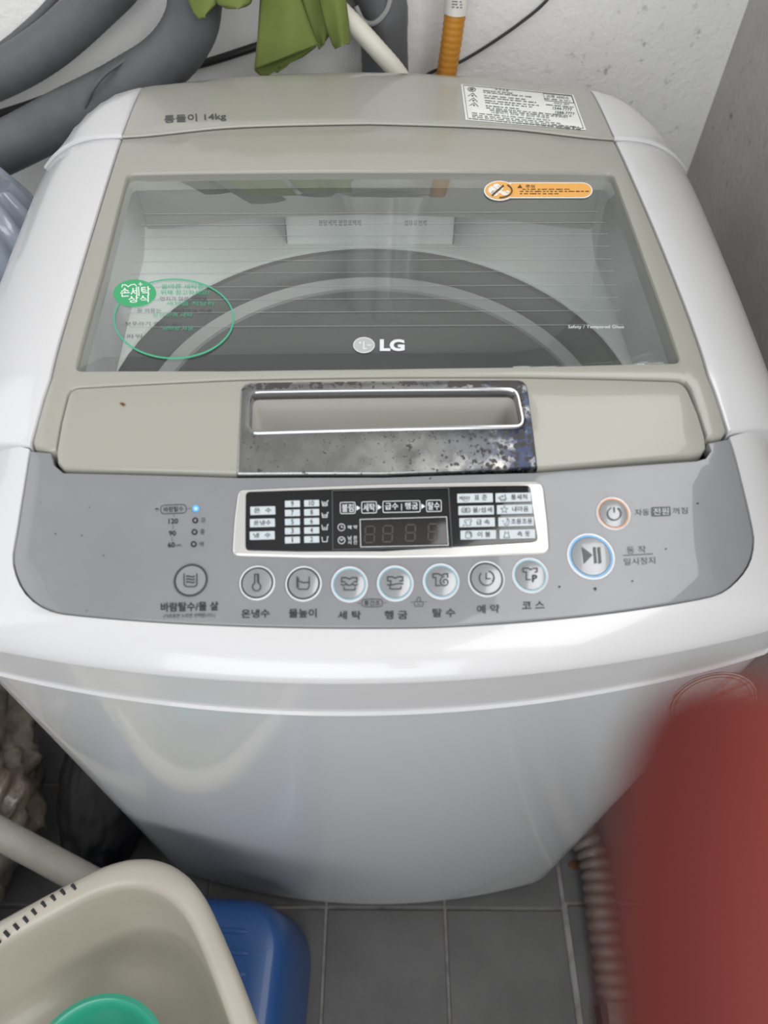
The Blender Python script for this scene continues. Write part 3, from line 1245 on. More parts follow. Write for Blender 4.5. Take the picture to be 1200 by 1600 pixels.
lamp_txt = MB()
white_txt = MB()
LAMPS = [('온  수', 411.6, 799.8, 39, 13, 27, 7.5), ('온냉수', 411, 819, 39, 13, 27, 7.5), ('냉  수', 410.7, 838.6, 39, 13, 27, 7.5)]
for i, (a, c) in enumerate((('9', '10'), ('7', '8'), ('5', '6'), ('3', '4'), ('1', '2'))):
    y = 789.3 + 14.1 * i
    LAMPS.append((a, 457.6, y, 23.4, 10.2, 4.0 if a != '1' else 1.6, 7.5))
    LAMPS.append((c, 487.5, y - 0.9, 23.4, 10.2, 4.0 if c != '10' else 7.6, 7.5))
for t, x, y, w1, h1, w2, h2 in LAMPS:
    lamp(x, y, w1, h1, -0.025)
    text(lamp_txt, t, x, y, w2, h2, Z, -0.02, 0.004, SL + 0.0007)
RL = [('표 준', 741.3, 780.1, 750, 20), ('통세척', 800.7, 779.2, 809.5, 25), ('울/섬세', 743, 799.2, 752.5, 30), ('내마음', 802.8, 797.9, 811.5, 25),
      ('급 속', 744.5, 818.2, 753.5, 21), ('조용조용', 805, 817.1, 813.5, 33), ('이 불', 746.3, 837.5, 755, 20), ('속 옷', 806.9, 836.6, 816.5, 20)]
for t, x, y, tx, tw in RL:
    lamp(x, y, 55.5, 14.2, -0.02)
    text(lamp_txt, t, tx, y - 0.3, tw, 8.4, Z, -0.02, 0.004, SL + 0.0007)
# little pictures on the course lamps
f = Fr(725.5, 780.5, Z, SL + 0.0007, -0.02)
text(lamp_txt, 'FUZZY', 0, 0, 17, 4, fr=f, bold=0.02)
stroke(lamp_txt, f, ell(6, 5, 1, 0, 12, 0.4, 4.0), 0.5)
lamp_txt.cut()
f = Fr(784.5, 780, Z, SL + 0.0007)
stroke(lamp_txt, f, [(-4.5, -1), (-3.5, 4.5), (3.5, 4.5), (4.5, -1)], 0.7)
stroke(lamp_txt, f, ell(7.5, 2.2, 0, 0.5, 16, 0.5, 5.5), 0.6)
text(lamp_txt, '+', 0, 0, 3, 3, fr=f, dx=-1, dy=-2.5, bold=0.02)
text(lamp_txt, '+', 0, 0, 3, 3, fr=f, dx=3, dy=-4, bold=0.02)
lamp_txt.cut()
f = Fr(727, 799.5, Z, SL + 0.0007)
for s in (-1, 1):
    stroke(lamp_txt, f, ell(3.8, 4.2, 3.2 * s, 0, 18), 0.6, True)
    for q in (-2, 0, 2):
        stroke(lamp_txt, f, [(3.2 * s - 3, q), (3.2 * s + 3, q + 0.4)], 0.5)
lamp_txt.cut()
f = Fr(786.6, 798.5, Z, SL + 0.0007)
stroke(lamp_txt, f, [((6 if i % 2 == 0 else 2.7) * sin(pi * i / 5), -(6 if i % 2 == 0 else 2.7) * cos(pi * i / 5)) for i in range(10)], 0.7, True)
SHIRT = [(-2.6, -5), (-1.2, -3.9), (1.2, -3.9), (2.6, -5), (6, -3.6), (5.2, -0.8), (3.4, -1.3), (3.2, 4.6), (-3.2, 4.6), (-3.4, -1.3), (-5.2, -0.8), (-6, -3.6)]
lamp_txt.cut()
f = Fr(730.5, 818.8, Z, SL + 0.0007, -0.1)
stroke(lamp_txt, f, SHIRT, 0.7, True)
stroke(lamp_txt, f, [(-9.5, 4.4), (-5.5, 4.4)], 0.6)
stroke(lamp_txt, f, [(-8.5, 2.6), (-5.5, 2.6)], 0.6)
lamp_txt.cut()
f = Fr(789.3, 817.5, Z, SL + 0.0007)
stroke(lamp_txt, f, ell(5, 5.6, 0, 0, 14, -1.3, 2.2), 0.7)
stroke(lamp_txt, f, ell(4.4, 4.4, -2.2, -1.6, 12, -0.9, 1.9), 0.6)
stroke(lamp_txt, f, [(-6, -2), (-4.8, 0), (-3.5, -2)], 0.6)
lamp_txt.cut()
f = Fr(730.5, 838, Z, SL + 0.0007)
stroke(lamp_txt, f, rrect(8, 10, 2.4), 0.7, True)
stroke(lamp_txt, f, ell(3, 1.6, 0, -3, 12), 0.6, True)
stroke(lamp_txt, f, [(5.4, -4.5), (5.4, 3.5)], 0.9)
lamp_txt.cut()
f = Fr(790.3, 837.5, Z, SL + 0.0007)
stroke(lamp_txt, f, [(-2.8, -5), (-2, -2.4), (2, -2.4), (2.8, -5), (3, -1), (4.6, 4.8), (-4.6, 4.8), (-3, -1)], 0.7, True)
o = lamp_txt.build('lamp_lettering', M['ink'], screen, 0)
o['label'] = 'black lettering and pictograms on the pale lamps'
# white print on the black screen
for k_, (y, nb) in enumerate(((788, 4), (806.3, 3), (825.4, 1), (844.2, 0))):
    f = Fr(508.4, y, Z, SL, -0.02)
    stroke(white_txt, f, [(-5, -3.5), (-4, 4), (3, 4), (3.6, -3.5), (5.5, -3.8)], 0.9)
    for q in range(nb + 2 if nb else 0):
        if k_ < 2:
            stroke(white_txt, f, [(-3 + q * 1.25, -2 + k_), (-3 + q * 1.25, 2.6)], 0.55)
    if k_ == 2:
        for q in (0, 1.6):
            stroke(white_txt, f, [(-3, 0.4 + q), (2.4, 0.4 + q)], 0.5)
    white_txt.cut()


def quad_line(mb, corners, wd, lift):
    for i in range(4):
        a, c = corners[i], corners[(i + 1) % 4]
        for s in range(6):
            p = (a[0] + (c[0] - a[0]) * s / 6, a[1] + (c[1] - a[1]) * s / 6)
            q = (a[0] + (c[0] - a[0]) * (s + 1) / 6, a[1] + (c[1] - a[1]) * (s + 1) / 6)
            f = Fr((p[0] + q[0]) / 2, (p[1] + q[1]) / 2, Z, lift)
            hx, hy = (q[0] - p[0]) / 2 * 1.03, (q[1] - p[1]) / 2 * 1.03
            stroke(mb, f, [(-hx, -hy), (hx, hy)], wd)


frame_mb = MB()
quad_line(frame_mb, [(519.3, 768.6), (700.1, 764.2), (705.7, 856.6), (520.3, 860.4)], 1.3, SL)
o = frame_mb.build('screen_frame_line', M['ink_grey'], screen, 0)
win = slab('digit_window', PX([(562.8, 813.8), (630, 811.8), (697, 809.8), (699.6, 853.6), (630, 855.2), (563.8, 856.4)]), Z, 0.0003, 0.0001, M['digit_bg'], screen, lift=0.0023, grid=0.05)
quad_line(white_txt, [(562.6, 813.6), (697, 809.6), (699.8, 853.8), (563.7, 856.6)], 0.9, SL + 0.0002)
white_txt.cut()
for x, y in ((577.3, 837), (605, 836), (640.5, 834.5), (675.5, 833)):
    f = Fr(x, y, Z, SL + 0.0002, -0.02)
    mbd = MB()
    w2, h2, g = 7.2, 12.5, 1.2
    def sg(a, c):
        stroke(mbd, f, [(a[0] + 0.5 - a[1] * 0.07, a[1]), (c[0] + 0.5 - c[1] * 0.07, c[1])], 2.2)
    sg((-w2 + g, -h2), (w2 - g, -h2)); sg((-w2 + g, 0), (w2 - g, 0)); sg((-w2 + g, h2), (w2 - g, h2))
    for s in (-1, 1):
        sg((w2 * s, -h2 + g), (w2 * s, -g)); sg((w2 * s, g), (w2 * s, h2 - g))
    mbd.build('digit', M['digit'], screen, 0)
for t, x, y, bw, tw in (('불림', 543.5, 795.4, 23, 18), ('세탁', 576.7, 794.6, 23, 18), ('급수 | 헹굼', 627.1, 793.4, 57.5, 51), ('탈수', 677.4, 792.2, 23, 18)):
    f = Fr(x, y, Z, SL, -0.02)
    stroke(white_txt, f, rrect(bw, 17.5, 2.5), 1.0, True)
    text(white_txt, t, 0, 0, tw, 12.5, fr=f, bold=0.006)
    white_txt.cut()
for x, y in ((560, 795.6), (593, 794.4), (660.9, 792.9)):
    f = Fr(x, y, Z, SL)
    fill(white_txt, f, [(-3, -4), (3.2, 0), (-3, 4)])
    white_txt.cut()
for x, y, hands in ((533.7, 825.7, [(0, -3.2), (0, 0), (3, 0)]), (533.9, 846, [(-2.8, -2.6), (0, 0.6), (2.8, -2.6)])):
    f = Fr(x, y, Z, SL)
    stroke(white_txt, f, ell(5.3, 5.3, n=24), 0.9, True)
    stroke(white_txt, f, hands, 0.9)
    white_txt.cut()
text(white_txt, '예 약', 551, 825.5, 14.5, 6, Z, -0.02, 0.006, SL)
text(white_txt, '남 은', 551, 842.2, 14.5, 6, Z, -0.02, 0.006, SL)
text(white_txt, '시 간', 551, 849.2, 14.5, 6, Z, -0.02, 0.006, SL)
o = white_txt.build('screen_lettering', M['ink_white'], screen, 0)
o['label'] = 'white lettering and icons on the black screen'

# --- print on the silver panel
pt = MB()
for t, x, y, wd, ht, rot in (('바람탈수/물 살', 296.5, 948, 90, 14.5, -0.025), ('온냉수', 399.4, 958.8, 44, 13.5, -0.02), ('물높이', 473, 958.3, 43.5, 14, -0.01), ('세 탁', 546, 961.3, 36, 13.5, 0),
                             ('헹 굼', 618.7, 961, 36, 13.5, 0), ('탈 수', 693.6, 957.6, 35.5, 13.5, -0.02), ('예 약', 762.6, 951.6, 35, 13.5, -0.03), ('코 스', 833, 945.4, 35, 11.5, -0.04)):
    text(pt, t, x, y, wd, ht, Z, rot, 0.018)
for t, x, y, wd, ht, bd in (('120', 271, 814.5, 15, 8.2, 0.02), ('90', 269.6, 833.4, 11, 8.2, 0.02), ('60', 268, 851.6, 11, 8.2, 0.02), ('(분)', 279.5, 852.6, 9, 4.5, 0.0), ('강', 317.7, 813, 7.2, 8, 0),
                            ('중', 316.6, 831.2, 7.2, 8, 0), ('약', 315.2, 850.6, 7.2, 8, 0), ('*', 245.5, 797, 6.5, 6.5, 0.04)):
    text(pt, t, x, y, wd, ht, Z, -0.02, bd)
text(pt, '(*3초동안 누르면 선택됩니다.)', 296, 962.4, 80, 7.5, Z, -0.02, 0.0)
f = Fr(271.3, 795.8, Z, 0.0004, -0.04)
stroke(pt, f, rrect(40, 13.5, 6.5), 1.0, True)
text(pt, '바람탈수', 0, 0, 31, 8.6, fr=f, bold=0.008)
stroke(pt, f, [(20.5, 0), (28, 0.2)], 0.5)
stroke(pt, f, [(0, 7), (0, 12)], 0.5)
pt.cut()
f = Fr(270.5, 824, Z, 0.0004); stroke(pt, f, [(0, -3.5), (0, 3.5)], 0.5)
f = Fr(269, 842.5, Z, 0.0004); stroke(pt, f, [(0, -3.5), (0, 3.5)], 0.5)
pt.cut()
f = Fr(581.5, 942.3, Z, 0.0004)
stroke(pt, f, rrect(32.5, 12, 6), 0.9, True)
text(pt, '통건조', 0, 0, 25, 8, fr=f, bold=0.006)
stroke(pt, f, [(-22.5, 0.5), (-18.5, 0.5)], 0.8); stroke(pt, f, [(18.5, 0), (22.5, 0)], 0.8)
pt.cut()
f = Fr(654.3, 940.5, Z, 0.0004)
stroke(pt, f, [(-7, 0), (7, 0), (7, 4), (5.5, 7), (-5.5, 7), (-7, 4)], 0.8, True)
stroke(pt, f, [(-2.6, 0), (-2.6, -5), (-1.6, -7), (0, -7.6), (1.6, -7), (2.6, -5), (2.6, 0)], 0.8)
stroke(pt, f, [(-2.5, 3), (0, 4.6), (2.5, 3)], 0.7)
pt.cut()
stroke(pt, f, [(-12.5, 0.5), (-9, 0.5)], 0.8); stroke(pt, f, [(9, 0.3), (12.5, 0)], 0.8)
o = pt.build('panel_lettering', M['ink'], panel, 0)
o['label'] = 'black lettering under and beside the buttons'
pg = MB()
text(pg, '자동', 1003, 800.6, 22.5, 10, Z, -0.04, 0.0)
text(pg, '꺼짐', 1062.4, 798, 23.5, 10, Z, -0.04, 0.0)
pg.cut()
f = Fr(1032.4, 799.4, Z, 0.0004, -0.04)
fill(pg, f, rrect(30, 14.5, 1.5))
text(pg, '동 작', 994, 859, 30, 11, Z, -0.06, 0.0)
pg.cut()
f = Fr(996.5, 866.8, Z, 0.0004, -0.055)
stroke(pg, f, [(-23.5, 0), (23.5, 0)], 1.3)
text(pg, '일시정지', 999, 876.8, 49, 11, Z, -0.05, 0.0)
o = pg.build('panel_lettering', M['ink_grey'], panel, 0)
o['label'] = 'dark grey lettering at the right of the panel'
pw = MB()
text(pw, '전원', 1032.4, 799.4, 24, 10.5, Z, -0.04, 0.0, 0.0006)
pw.build('panel_lettering', M['lamp'], panel, 0)['label'] = 'pale lettering in the dark box'
# small pilot lamps at the left
for x, y, blue in ((306.3, 795, True), (305.4, 813.5, False), (304.2, 831.6, False), (303, 850.6, False)):
    f = Fr(x, y, Z, 0.0003)
    R_ = 5.8 if blue else 4.6
    mbl = MB()
    n = 20
    prof = [(1.0, 0.0), (0.95, 0.0006), (0.55, 0.0006), (0.5, 0.0003)]
    vs, fs = [], []
    for r, h in prof:
        for p in ell(R_ * r, n=n):
            vs.append(f.p(p[0], p[1], h))
    for i in range(len(prof) - 1):
        for q in range(n):
            fs.append((i * n + q, i * n + (q + 1) % n, (i + 1) * n + (q + 1) % n, (i + 1) * n + q))
    mbl.add(vs, fs)
    pl = mbl.build('pilot_lamp', M['blue_lamp'] if blue else M['ink'], panel)
    if blue:
        pl['label'] = 'bright blue pilot lamp'
    mbl = MB()
    fill(mbl, f, ell(R_ * 0.52, n=n), 0.0003)
    mbl.build('pilot_lamp_lens', mat('pale_blue_lens', (0.45, 0.68, 0.85, 1), 0.3) if blue else M['panel'], panel)
# dirt specks and the rust spot
sp = MB()
for x, y, r in ((87, 834, 1.2), (128, 837, 1.2), (140, 793, 1.0), (162, 868, 1.2), (64, 785, 0.9), (136, 955, 1.0), (672, 748, 1.6), (874, 917, 1.6), (930, 920, 2.4), (1090, 787, 1.8), (1040, 858, 1.2), (988, 908, 1.4)):
    f = Fr(x, y, Z, 0.0003)
    fill(sp, f, [(p[0] * random.uniform(0.7, 1.2), p[1] * random.uniform(0.7, 1.5)) for p in ell(r, n=8)])
sp.build('dirt_specks', M['speck'], panel, 0)['kind'] = 'stuff'
sp = MB()
f = Fr(192, 632, Z, 0.0003)
fill(sp, f, [(-5, -1), (-2, -3.5), (2, -2), (5, 1), (2, 1.5), (1.5, 4), (-1, 1.5)])
sp.build('rust_spot', M['rust'], WM, 0)


# --- buttons
def button(px, py, R_, cap_h, ring_mat, rim, icon, label, icon_mat='ink', icon_scale=1.0):
    f = Fr(px, py, Z, 0.0)
    ux = f.u.normalized()
    uy = f.n.cross(ux).normalized()
    if uy.y < 0:
        uy = -uy
    rw = R_ * f.u.length

    def w3(r, a, h):
        return f.o + (ux * cos(a) + uy * sin(a)) * r * rw + f.n * h

    def lath(prof, n=44, closed_top=False):
        vs, fs = [], []
        for r, h in prof:
            for q in range(n):
                vs.append(w3(r, 2 * pi * q / n, h))
        for i in range(len(prof) - 1):
            for q in range(n):
                fs.append((i * n + q, i * n + (q + 1) % n, (i + 1) * n + (q + 1) % n, (i + 1) * n + q))
        if closed_top:
            fs.append(tuple(range((len(prof) - 1) * n, len(prof) * n)))
        return vs, fs
    if rim:      # raised rim, coloured ring, domed cap
        r_out, r_in = 1.0, 0.91
        vs, fs = lath([(0.83, 0.0002), (0.80, 0.0012), (0.6, 0.0018), (0.3, 0.0022), (0.02, 0.0023)], 44, True)
        cap = mesh_obj('button', vs, fs, M['cap'], WM)
        vs, fs = lath([(1.0, -0.0005), (0.99, 0.0010), (0.95, 0.0017), (0.91, 0.0012), (0.905, 0.0004)])
        mesh_obj('button_rim', vs, fs, M['white_ring'], cap)
        vs, fs = lath([(0.91, 0.0003), (0.89, 0.0009), (0.84, 0.0009), (0.81, 0.0003)])
        mesh_obj('button_ring', vs, fs, M[ring_mat], cap)
    else:
        vs, fs = lath([(0.88, 0.0001), (0.86, 0.0006), (0.4, 0.0007), (0.02, 0.0007)], 44, True)
        cap = mesh_obj('button', vs, fs, M['cap'], WM)
        vs, fs = lath([(1.0, -0.0003), (0.985, 0.0008), (0.93, 0.0008), (0.88, 0.0001)])
        mesh_obj('button_ring', vs, fs, M[ring_mat], cap)
    cap['label'] = label
    f.l = 0.0028 if rim else 0.0012
    mi = MB()
    icon(mi, f)
    mesh_obj('button_icon', mi.v, mi.f, M[icon_mat], cap, 0)
    return cap


W_ = 1.5


def ic_wave(mb_, f):
    stroke(mb_, f, [(-10, -10), (-10, 7), (-7, 10.5), (7, 10.5), (10, 7), (10, -10)], W_)
    for y in (-5.5, -1, 3.5):
        stroke(mb_, f, [(-7, y + 0.6), (-4, y - 0.8), (0, y + 0.4), (4, y + 1), (7, y - 0.6)], W_ * 1.1)


def ic_thermo(mb_, f):
    stroke(mb_, f, [(-3, 3), (-3, -12), (3, -12), (3, 3)], W_)
    stroke(mb_, f, ell(6.4, 6.4, 0, 7.5, 22, -pi / 2 + 0.5, 1.5 * pi - 0.5), W_)
    for y in (-9, -6, -3, 0):
        stroke(mb_, f, [(0, y), (2.6, y)], W_ * 0.8)


def ic_beaker(mb_, f):
    stroke(mb_, f, [(-9.5, -10), (-9.5, 6), (-6.5, 10), (6.5, 10), (9.5, 6), (9.5, -10)], W_)
    stroke(mb_, f, [(-9, -2), (-3, -1.5), (2, 0), (9, -1)], W_)
    for y in (-7, -4.5, 2, 5):
        stroke(mb_, f, [(-9, y), (-6, y)], W_ * 0.8)


def ic_shirt_top(mb_, f):
    stroke(mb_, f, [(-6, -2.5), (-12, -2.5), (-12, -9), (-4.5, -9), (0, -6.5), (4.5, -9), (12, -9), (12, -2.5), (6, -2.5)], W_)


def ic_wash(mb_, f):
    ic_shirt_top(mb_, f)
    stroke(mb_, f, [(-13, 1), (-10.5, 3), (-7, 2.5), (-5, 0), (-2.5, 2.8), (0, 3), (2.5, 2.8), (5, 0), (7, 2.5), (10.5, 3), (13, 1)], W_)
    stroke(mb_, f, [(-8, 5.5), (-8, 10), (9, 10), (9, 5.5)], W_)


def ic_rinse(mb_, f):
    ic_shirt_top(mb_, f)
    stroke(mb_, f, [(-7, -2.5), (-7, 3)], W_)
    stroke(mb_, f, [(-13, 3.5), (-6, 4), (0, 2.5), (6, 1.5), (13, 2)], W_)
    stroke(mb_, f, [(-8, 5.5), (-8, 10), (9, 10), (9, 5.5)], W_)


def ic_spin(mb_, f):
    stroke(mb_, f, [(10, -4), (10, -10.5), (4.5, -10.5), (0, -7.5), (-4.5, -10.5), (-13, -10.5), (-13, -4.5), (-8.5, -4.5), (-8.5, 8), (-1, 8)], W_)
    sp_ = []
    for i in range(30):
        a = -0.3 + i * 0.32
        r = 1.2 + i * 0.25
        sp_.append((5.5 + r * cos(a + 1.9), 2 + r * sin(a + 1.9)))
    stroke(mb_, f, sp_, W_)


def ic_clock(mb_, f):
    stroke(mb_, f, ell(11.5, 11.5, 0, 0, 26, -1.35, 1.55 * pi - 1.0), W_)
    stroke(mb_, f, ell(11.5, 11.5, 0, 0, 6, -1.25, -0.4), W_)
    stroke(mb_, f, [(-1, -8), (-1, 1), (6, 1)], W_)
    fill(mb_, f, ell(1.4, 1.4, 11, 0.5, 8))
    fill(mb_, f, ell(1.1, 1.1, 9, 4, 8))


def ic_course(mb_, f):
    stroke(mb_, f, [(6, -4), (10, -4), (10, -10), (4, -10), (0, -7.5), (-4, -10), (-12, -10), (-12, -4), (-7, -4), (-7, 8), (0, 8)], W_)
    text(mb_, 'P', 0, 0, 8, 11.5, fr=f, dx=6, dy=6, bold=0.03)


def ic_play(mb_, f):
    fill(mb_, f, [(-15.5, -13.5), (1, -0.5), (-12, 13)])
    for x in (4, 11):
        fill(mb_, f, [(x - 2, -13), (x + 2, -13), (x + 4, 12), (x, 12.5)])


def ic_power(mb_, f):
    stroke(mb_, f, ell(10.5, 10, 0, 1.5, 26, -pi / 2 + 0.5, 1.5 * pi - 0.5), 2.0)
    stroke(mb_, f, [(-0.5, -9), (0.2, 0)], 2.0)


button(298.3, 906.7, 26.6, 0, 'dark_ring', False, ic_wave, 'dark-ringed flat button with a wavy tub icon')
button(402, 911, 28, 0, 'dark_ring', True, ic_thermo, 'dark-ringed button with a thermometer icon')
button(474.3, 912.3, 28.6, 0, 'dark_ring', True, ic_beaker, 'dark-ringed button with a water level icon')
button(546, 913.2, 29, 0, 'cyan_ring', True, ic_wash, 'pale blue ringed button with a shirt in suds icon')
button(617.4, 911.8, 29, 0, 'cyan_ring', True, ic_rinse, 'pale blue ringed button with a shirt in water icon')
button(689, 908.6, 29, 0, 'cyan_ring', True, ic_spin, 'pale blue ringed button with a shirt and spiral icon')
button(759.6, 904.8, 29, 0, 'dark_ring', True, ic_clock, 'dark-ringed button with a clock icon')
button(828, 899.3, 28.6, 0, 'cyan_ring', True, ic_course, 'pale blue ringed button with a shirt and P icon')
button(922.8, 869.6, 37.5, 0, 'blue_ring', True, ic_play, 'large blue ringed button with play and pause marks', 'ink_grey')
button(957.8, 802.8, 27, 0, 'orange_ring', True, ic_power, 'orange ringed power button', 'ink_grey')

# --- print and stickers on the lid glass
gp = MB()
for y, a, c in ((335, 225, 935), (352, 220, 945), (370, 217, 950), (389, 214, 953), (409, 210, 958), (428, 206, 960), (449.5, 203, 962), (469.5, 200, 965), (489.5, 198, 968), (511.5, 202, 974)):
    for s in range(12):
        x0 = a + (c - a) * s / 12
        x1 = a + (c - a) * (s + 1) / 12
        f = Fr((x0 + x1) / 2, y - 4 * ((x0 + x1) / 2 - a) / (c - a), ZGl, 0.0003, -4 / (c - a))
        stroke(gp, f, [(-(x1 - x0) / 2, 0), ((x1 - x0) / 2, 0)], 0.65)
gp.build('glass_lines', M['print_faint'], glass, 0)
lg = MB()
f = Fr(568.7, 540, ZGl, 0.0004)
disc = MB()
fill(disc, f, ell(16.2, 11.8, n=40))
disc.build('logo_disc', mat('grey_logo_print', (0.40, 0.42, 0.42, 1), 0.5), glass, 0)
f = Fr(568.7, 540, ZGl, 0.0006)
stroke(lg, f, ell(16.2, 11.8, n=40), 1.3, True)
stroke(lg, f, [(-0.5, -6), (-0.5, 5.5), (4.5, 5.5)], 1.6)
fill(lg, f, ell(1.9, 1.5, -6.2, -3.6, 10))
stroke(lg, f, [(4.5, 0), (12, 0)], 1.5)
lg.cut()
text(lg, 'LG', 612.8, 540, 38.5, 18.5, ZGl, 0.0, 0.045, 0.0005)
text(lg, 'Safety / Tempered Glass', 931, 512, 87, 6.5, ZGl, 0.0, 0.004, 0.0005)
lg.build('glass_lettering', M['ink_white'], glass, 0)
# green care sticker
st = MB()
f = Fr(271.8, 496.5, ZGl, 0.0005, 0.0)
shear = lambda p: (p[0] + 0.06 * p[1], p[1] - 0.03 * p[0])
stroke(st, f, [shear(p) for p in ell(93, 61.5, n=64)], 2.6, True)
st.cut()
text(st, '올바른 세탁을', 285.5, 448.3, 66, 7.5, ZGl, 0, 0.012, 0.0005)
text(st, '위해 참고하세요!', 289, 457.6, 76, 7.5, ZGl, 0, 0.012, 0.0005)
text(st, '세제를 적당히', 297, 475, 74, 7, ZGl, 0, 0.0, 0.0005)
text(st, '분리하여 세탁', 270, 493, 62, 6.5, ZGl, 0, 0.0, 0.0005)
text(st, '세탁망 사용', 278, 514, 48, 6.5, ZGl, 0, 0.0, 0.0005)
st.build('care_sticker_print', M['green_text'], glass, 0)['label'] = 'green oval outline with green lettering on the glass'
sg_ = MB()
for t, x, y, wd in (('·먼지가 많은 세탁물', 286, 467.5, 76), ('·흰 의류는', 232, 486, 40), ('·보푸라기', 214, 506.5, 42), ('·파워', 208, 526, 28), ('색깔옷과 따로', 300, 486, 62), ('생기는 옷은', 262, 506.5, 44)):
    text(sg_, t, x, y, wd, 6.5, ZGl, 0, 0.0, 0.0005)
sg_.build('care_sticker_print', M['ink_grey'], glass, 0)['label'] = 'dark lettering of the oval sticker'
sd = MB()
f = Fr(211, 459, ZGl, 0.0007)
fill(sd, f, [shear(p) for p in ell(33.5, 21.5, n=40)])
sd.build('care_sticker_badge', M['green'], glass, 0)['label'] = 'solid green oval badge'
sw = MB()
text(sw, '손세탁', 212, 457, 47, 14.5, ZGl, -0.06, 0.01, 0.0009)
text(sw, '상식', 217, 468.5, 32, 11, ZGl, -0.04, 0.01, 0.0009)
f = Fr(211, 446.5, ZGl, 0.0009)
stroke(sw, f, [(-20, 4), (-19, 0), (-14, 0), (-10, 3), (-6, 0), (0, -1), (3, 2)], 1.4)
stroke(sw, f, [(9, -4), (9, 2)], 1.2)
stroke(sw, f, [(6, -1), (12, -1)], 1.2)
sw.build('care_sticker_print', M['paper'], glass, 0)['label'] = 'white lettering on the green badge'
# orange caution sticker
so = MB()
f = Fr(850, 298, ZGl, 0.0005)
bar = [(-55, -12.5), (60, -12.5)] + ell(16, 12.5, 60, 0, 12, -pi / 2, pi / 2) + [(60, 12.5), (-55, 12.5)]
fill(so, f, bar)
f2 = Fr(780.5, 299, ZGl, 0.0007)
fill(so, f2, ell(24.5, 15.6, n=36))
so.build('caution_sticker', M['paper'], glass, 0)['label'] = 'white border of the orange caution sticker'
so = MB()
f.l = 0.0007
fill(so, f, [(-52, -10.8), (60, -10.8)] + ell(14, 10.8, 60, 0, 12, -pi / 2, pi / 2) + [(60, 10.8), (-52, 10.8)])
f2.l = 0.0011
fill(so, f2, ell(22.3, 13.6, n=36))
so.build('caution_sticker', M['orange'], glass, 0)['label'] = 'orange caution sticker on the glass'
so = MB()
f2.l = 0.0013
for cx, cy, rx, ry in ((-12, 0, 6, 6), (-8, 5, 6, 4.5), (-5, -6, 5.5, 4), (0, -3, 5.5, 4), (-1, 2, 5, 3.5), (8, 5, 6, 3.2), (12, 3, 3, 2.5)):
    fill(so, f2, ell(rx, ry, cx, cy, 12))
so.build('caution_pictogram', M['paper'], glass, 0)['label'] = 'white figures in the caution sign'
so = MB()
f2.l = 0.0015
stroke(so, f2, ell(19, 11, 0, 1, 16, -0.9, 1.6), 2.2)
stroke(so, f2, [(-12, 9), (6, -7)], 3.0)
fill(so, Fr(812, 292.8, ZGl, 0.0010), [(-4, 2.5), (0, -3), (4, 2.5)])
text(so, '주의', 828, 293, 14, 5.5, ZGl, 0, 0.01, 0.0010)
rnd = random.Random(7)


def dashes(mb_, x0, x1, y, ht, zf, lift, hitf=None, slope=0.0):
    """a line of print too small to read: word-sized dashes"""
    x = x0
    while x < x1 - 2:
        wd = min(rnd.uniform(3, 11), x1 - x)
        f_ = Fr(x + wd / 2, y + slope * (x + wd / 2 - x0), zf, lift, slope, hitf)
        q = -wd / 2
        while q < wd / 2 - 0.6:
            g = rnd.uniform(1.2, 2.2)
            h_ = ht * rnd.uniform(0.6, 1.0)
            fill(mb_, f_, [(q, -h_ / 2), (min(q + g * 0.75, wd / 2), -h_ / 2), (min(q + g * 0.75, wd / 2), h_ / 2), (q, h_ / 2)])
            q += g
        x += wd + rnd.uniform(1.5, 3)


dashes(so, 816, 890, 297.3, 2.0, ZGl, 0.0010)
dashes(so, 812, 920, 300.6, 2.0, ZGl, 0.0010)
dashes(so, 812, 874, 304.2, 2.0, ZGl, 0.0010)
so.build('caution_lettering', mat('brown_print', (0.10, 0.05, 0.02, 1), 0.5), glass, 0)

# --- white label on the rear cover
HR = lambda a, c: hit(a, c, ZR)
lab = slab('instruction_label', PX([(720, 132), (808, 140.5), (896, 149), (905.5, 176), (915.7, 203.8), (820, 195.8), (727.4, 187.7), (723.5, 160)], ZR), ZR, 0.0002, 0.0001, M['paper'], WM, lift=0.0005, grid=0.03)
LL = 0.0008
SLP = 0.097


def lp(u, v):
    a = (720 + (896 - 720) * u, 132 + (149 - 132) * u)
    c = (727.4 + (915.7 - 727.4) * u, 187.7 + (203.8 - 187.7) * u)
    return (a[0] + (c[0] - a[0]) * v, a[1] + (c[1] - a[1]) * v)


lt = MB()
for u, v, wd, ht, t in ((0.36, 0.06, 21, 4, '주 의 사 항'), (0.845, 0.12, 36, 4.5, '고객 서비스'), (0.855, 0.45, 30, 4.5, '1544-7777'), (0.865, 0.57, 30, 4.5, '1588-7777'), (0.86, 0.30, 24, 3.2, '서비스 센터')):
    x, y = lp(u, v)
    text(lt, t, x, y, wd, ht, ZR, SLP, 0.01, LL)
for v, a, c in ((0.13, 0.19, 0.46), (0.18, 0.19, 0.62), (0.27, 0.19, 0.55), (0.33, 0.19, 0.64), (0.41, 0.19, 0.66), (0.47, 0.19, 0.60), (0.56, 0.19, 0.48), (0.62, 0.19, 0.80), (0.67, 0.22, 0.88),
                (0.80, 0.06, 0.72), (0.86, 0.06, 0.80), (0.91, 0.06, 0.95), (0.965, 0.03, 0.96), (0.20, 0.72, 0.95), (0.37, 0.72, 0.96), (0.64, 0.75, 0.93)):
    x0, y0 = lp(a, v)
    x1, y1 = lp(c, v)
    dashes(lt, x0, x1, y0, 1.7, ZR, LL, None, SLP)
x, y = lp(0.47, 0.735)
text(lt, '사용하기 전에 꼭 읽어 주세요', x, y, 92, 3.6, ZR, SLP, 0.0, LL)
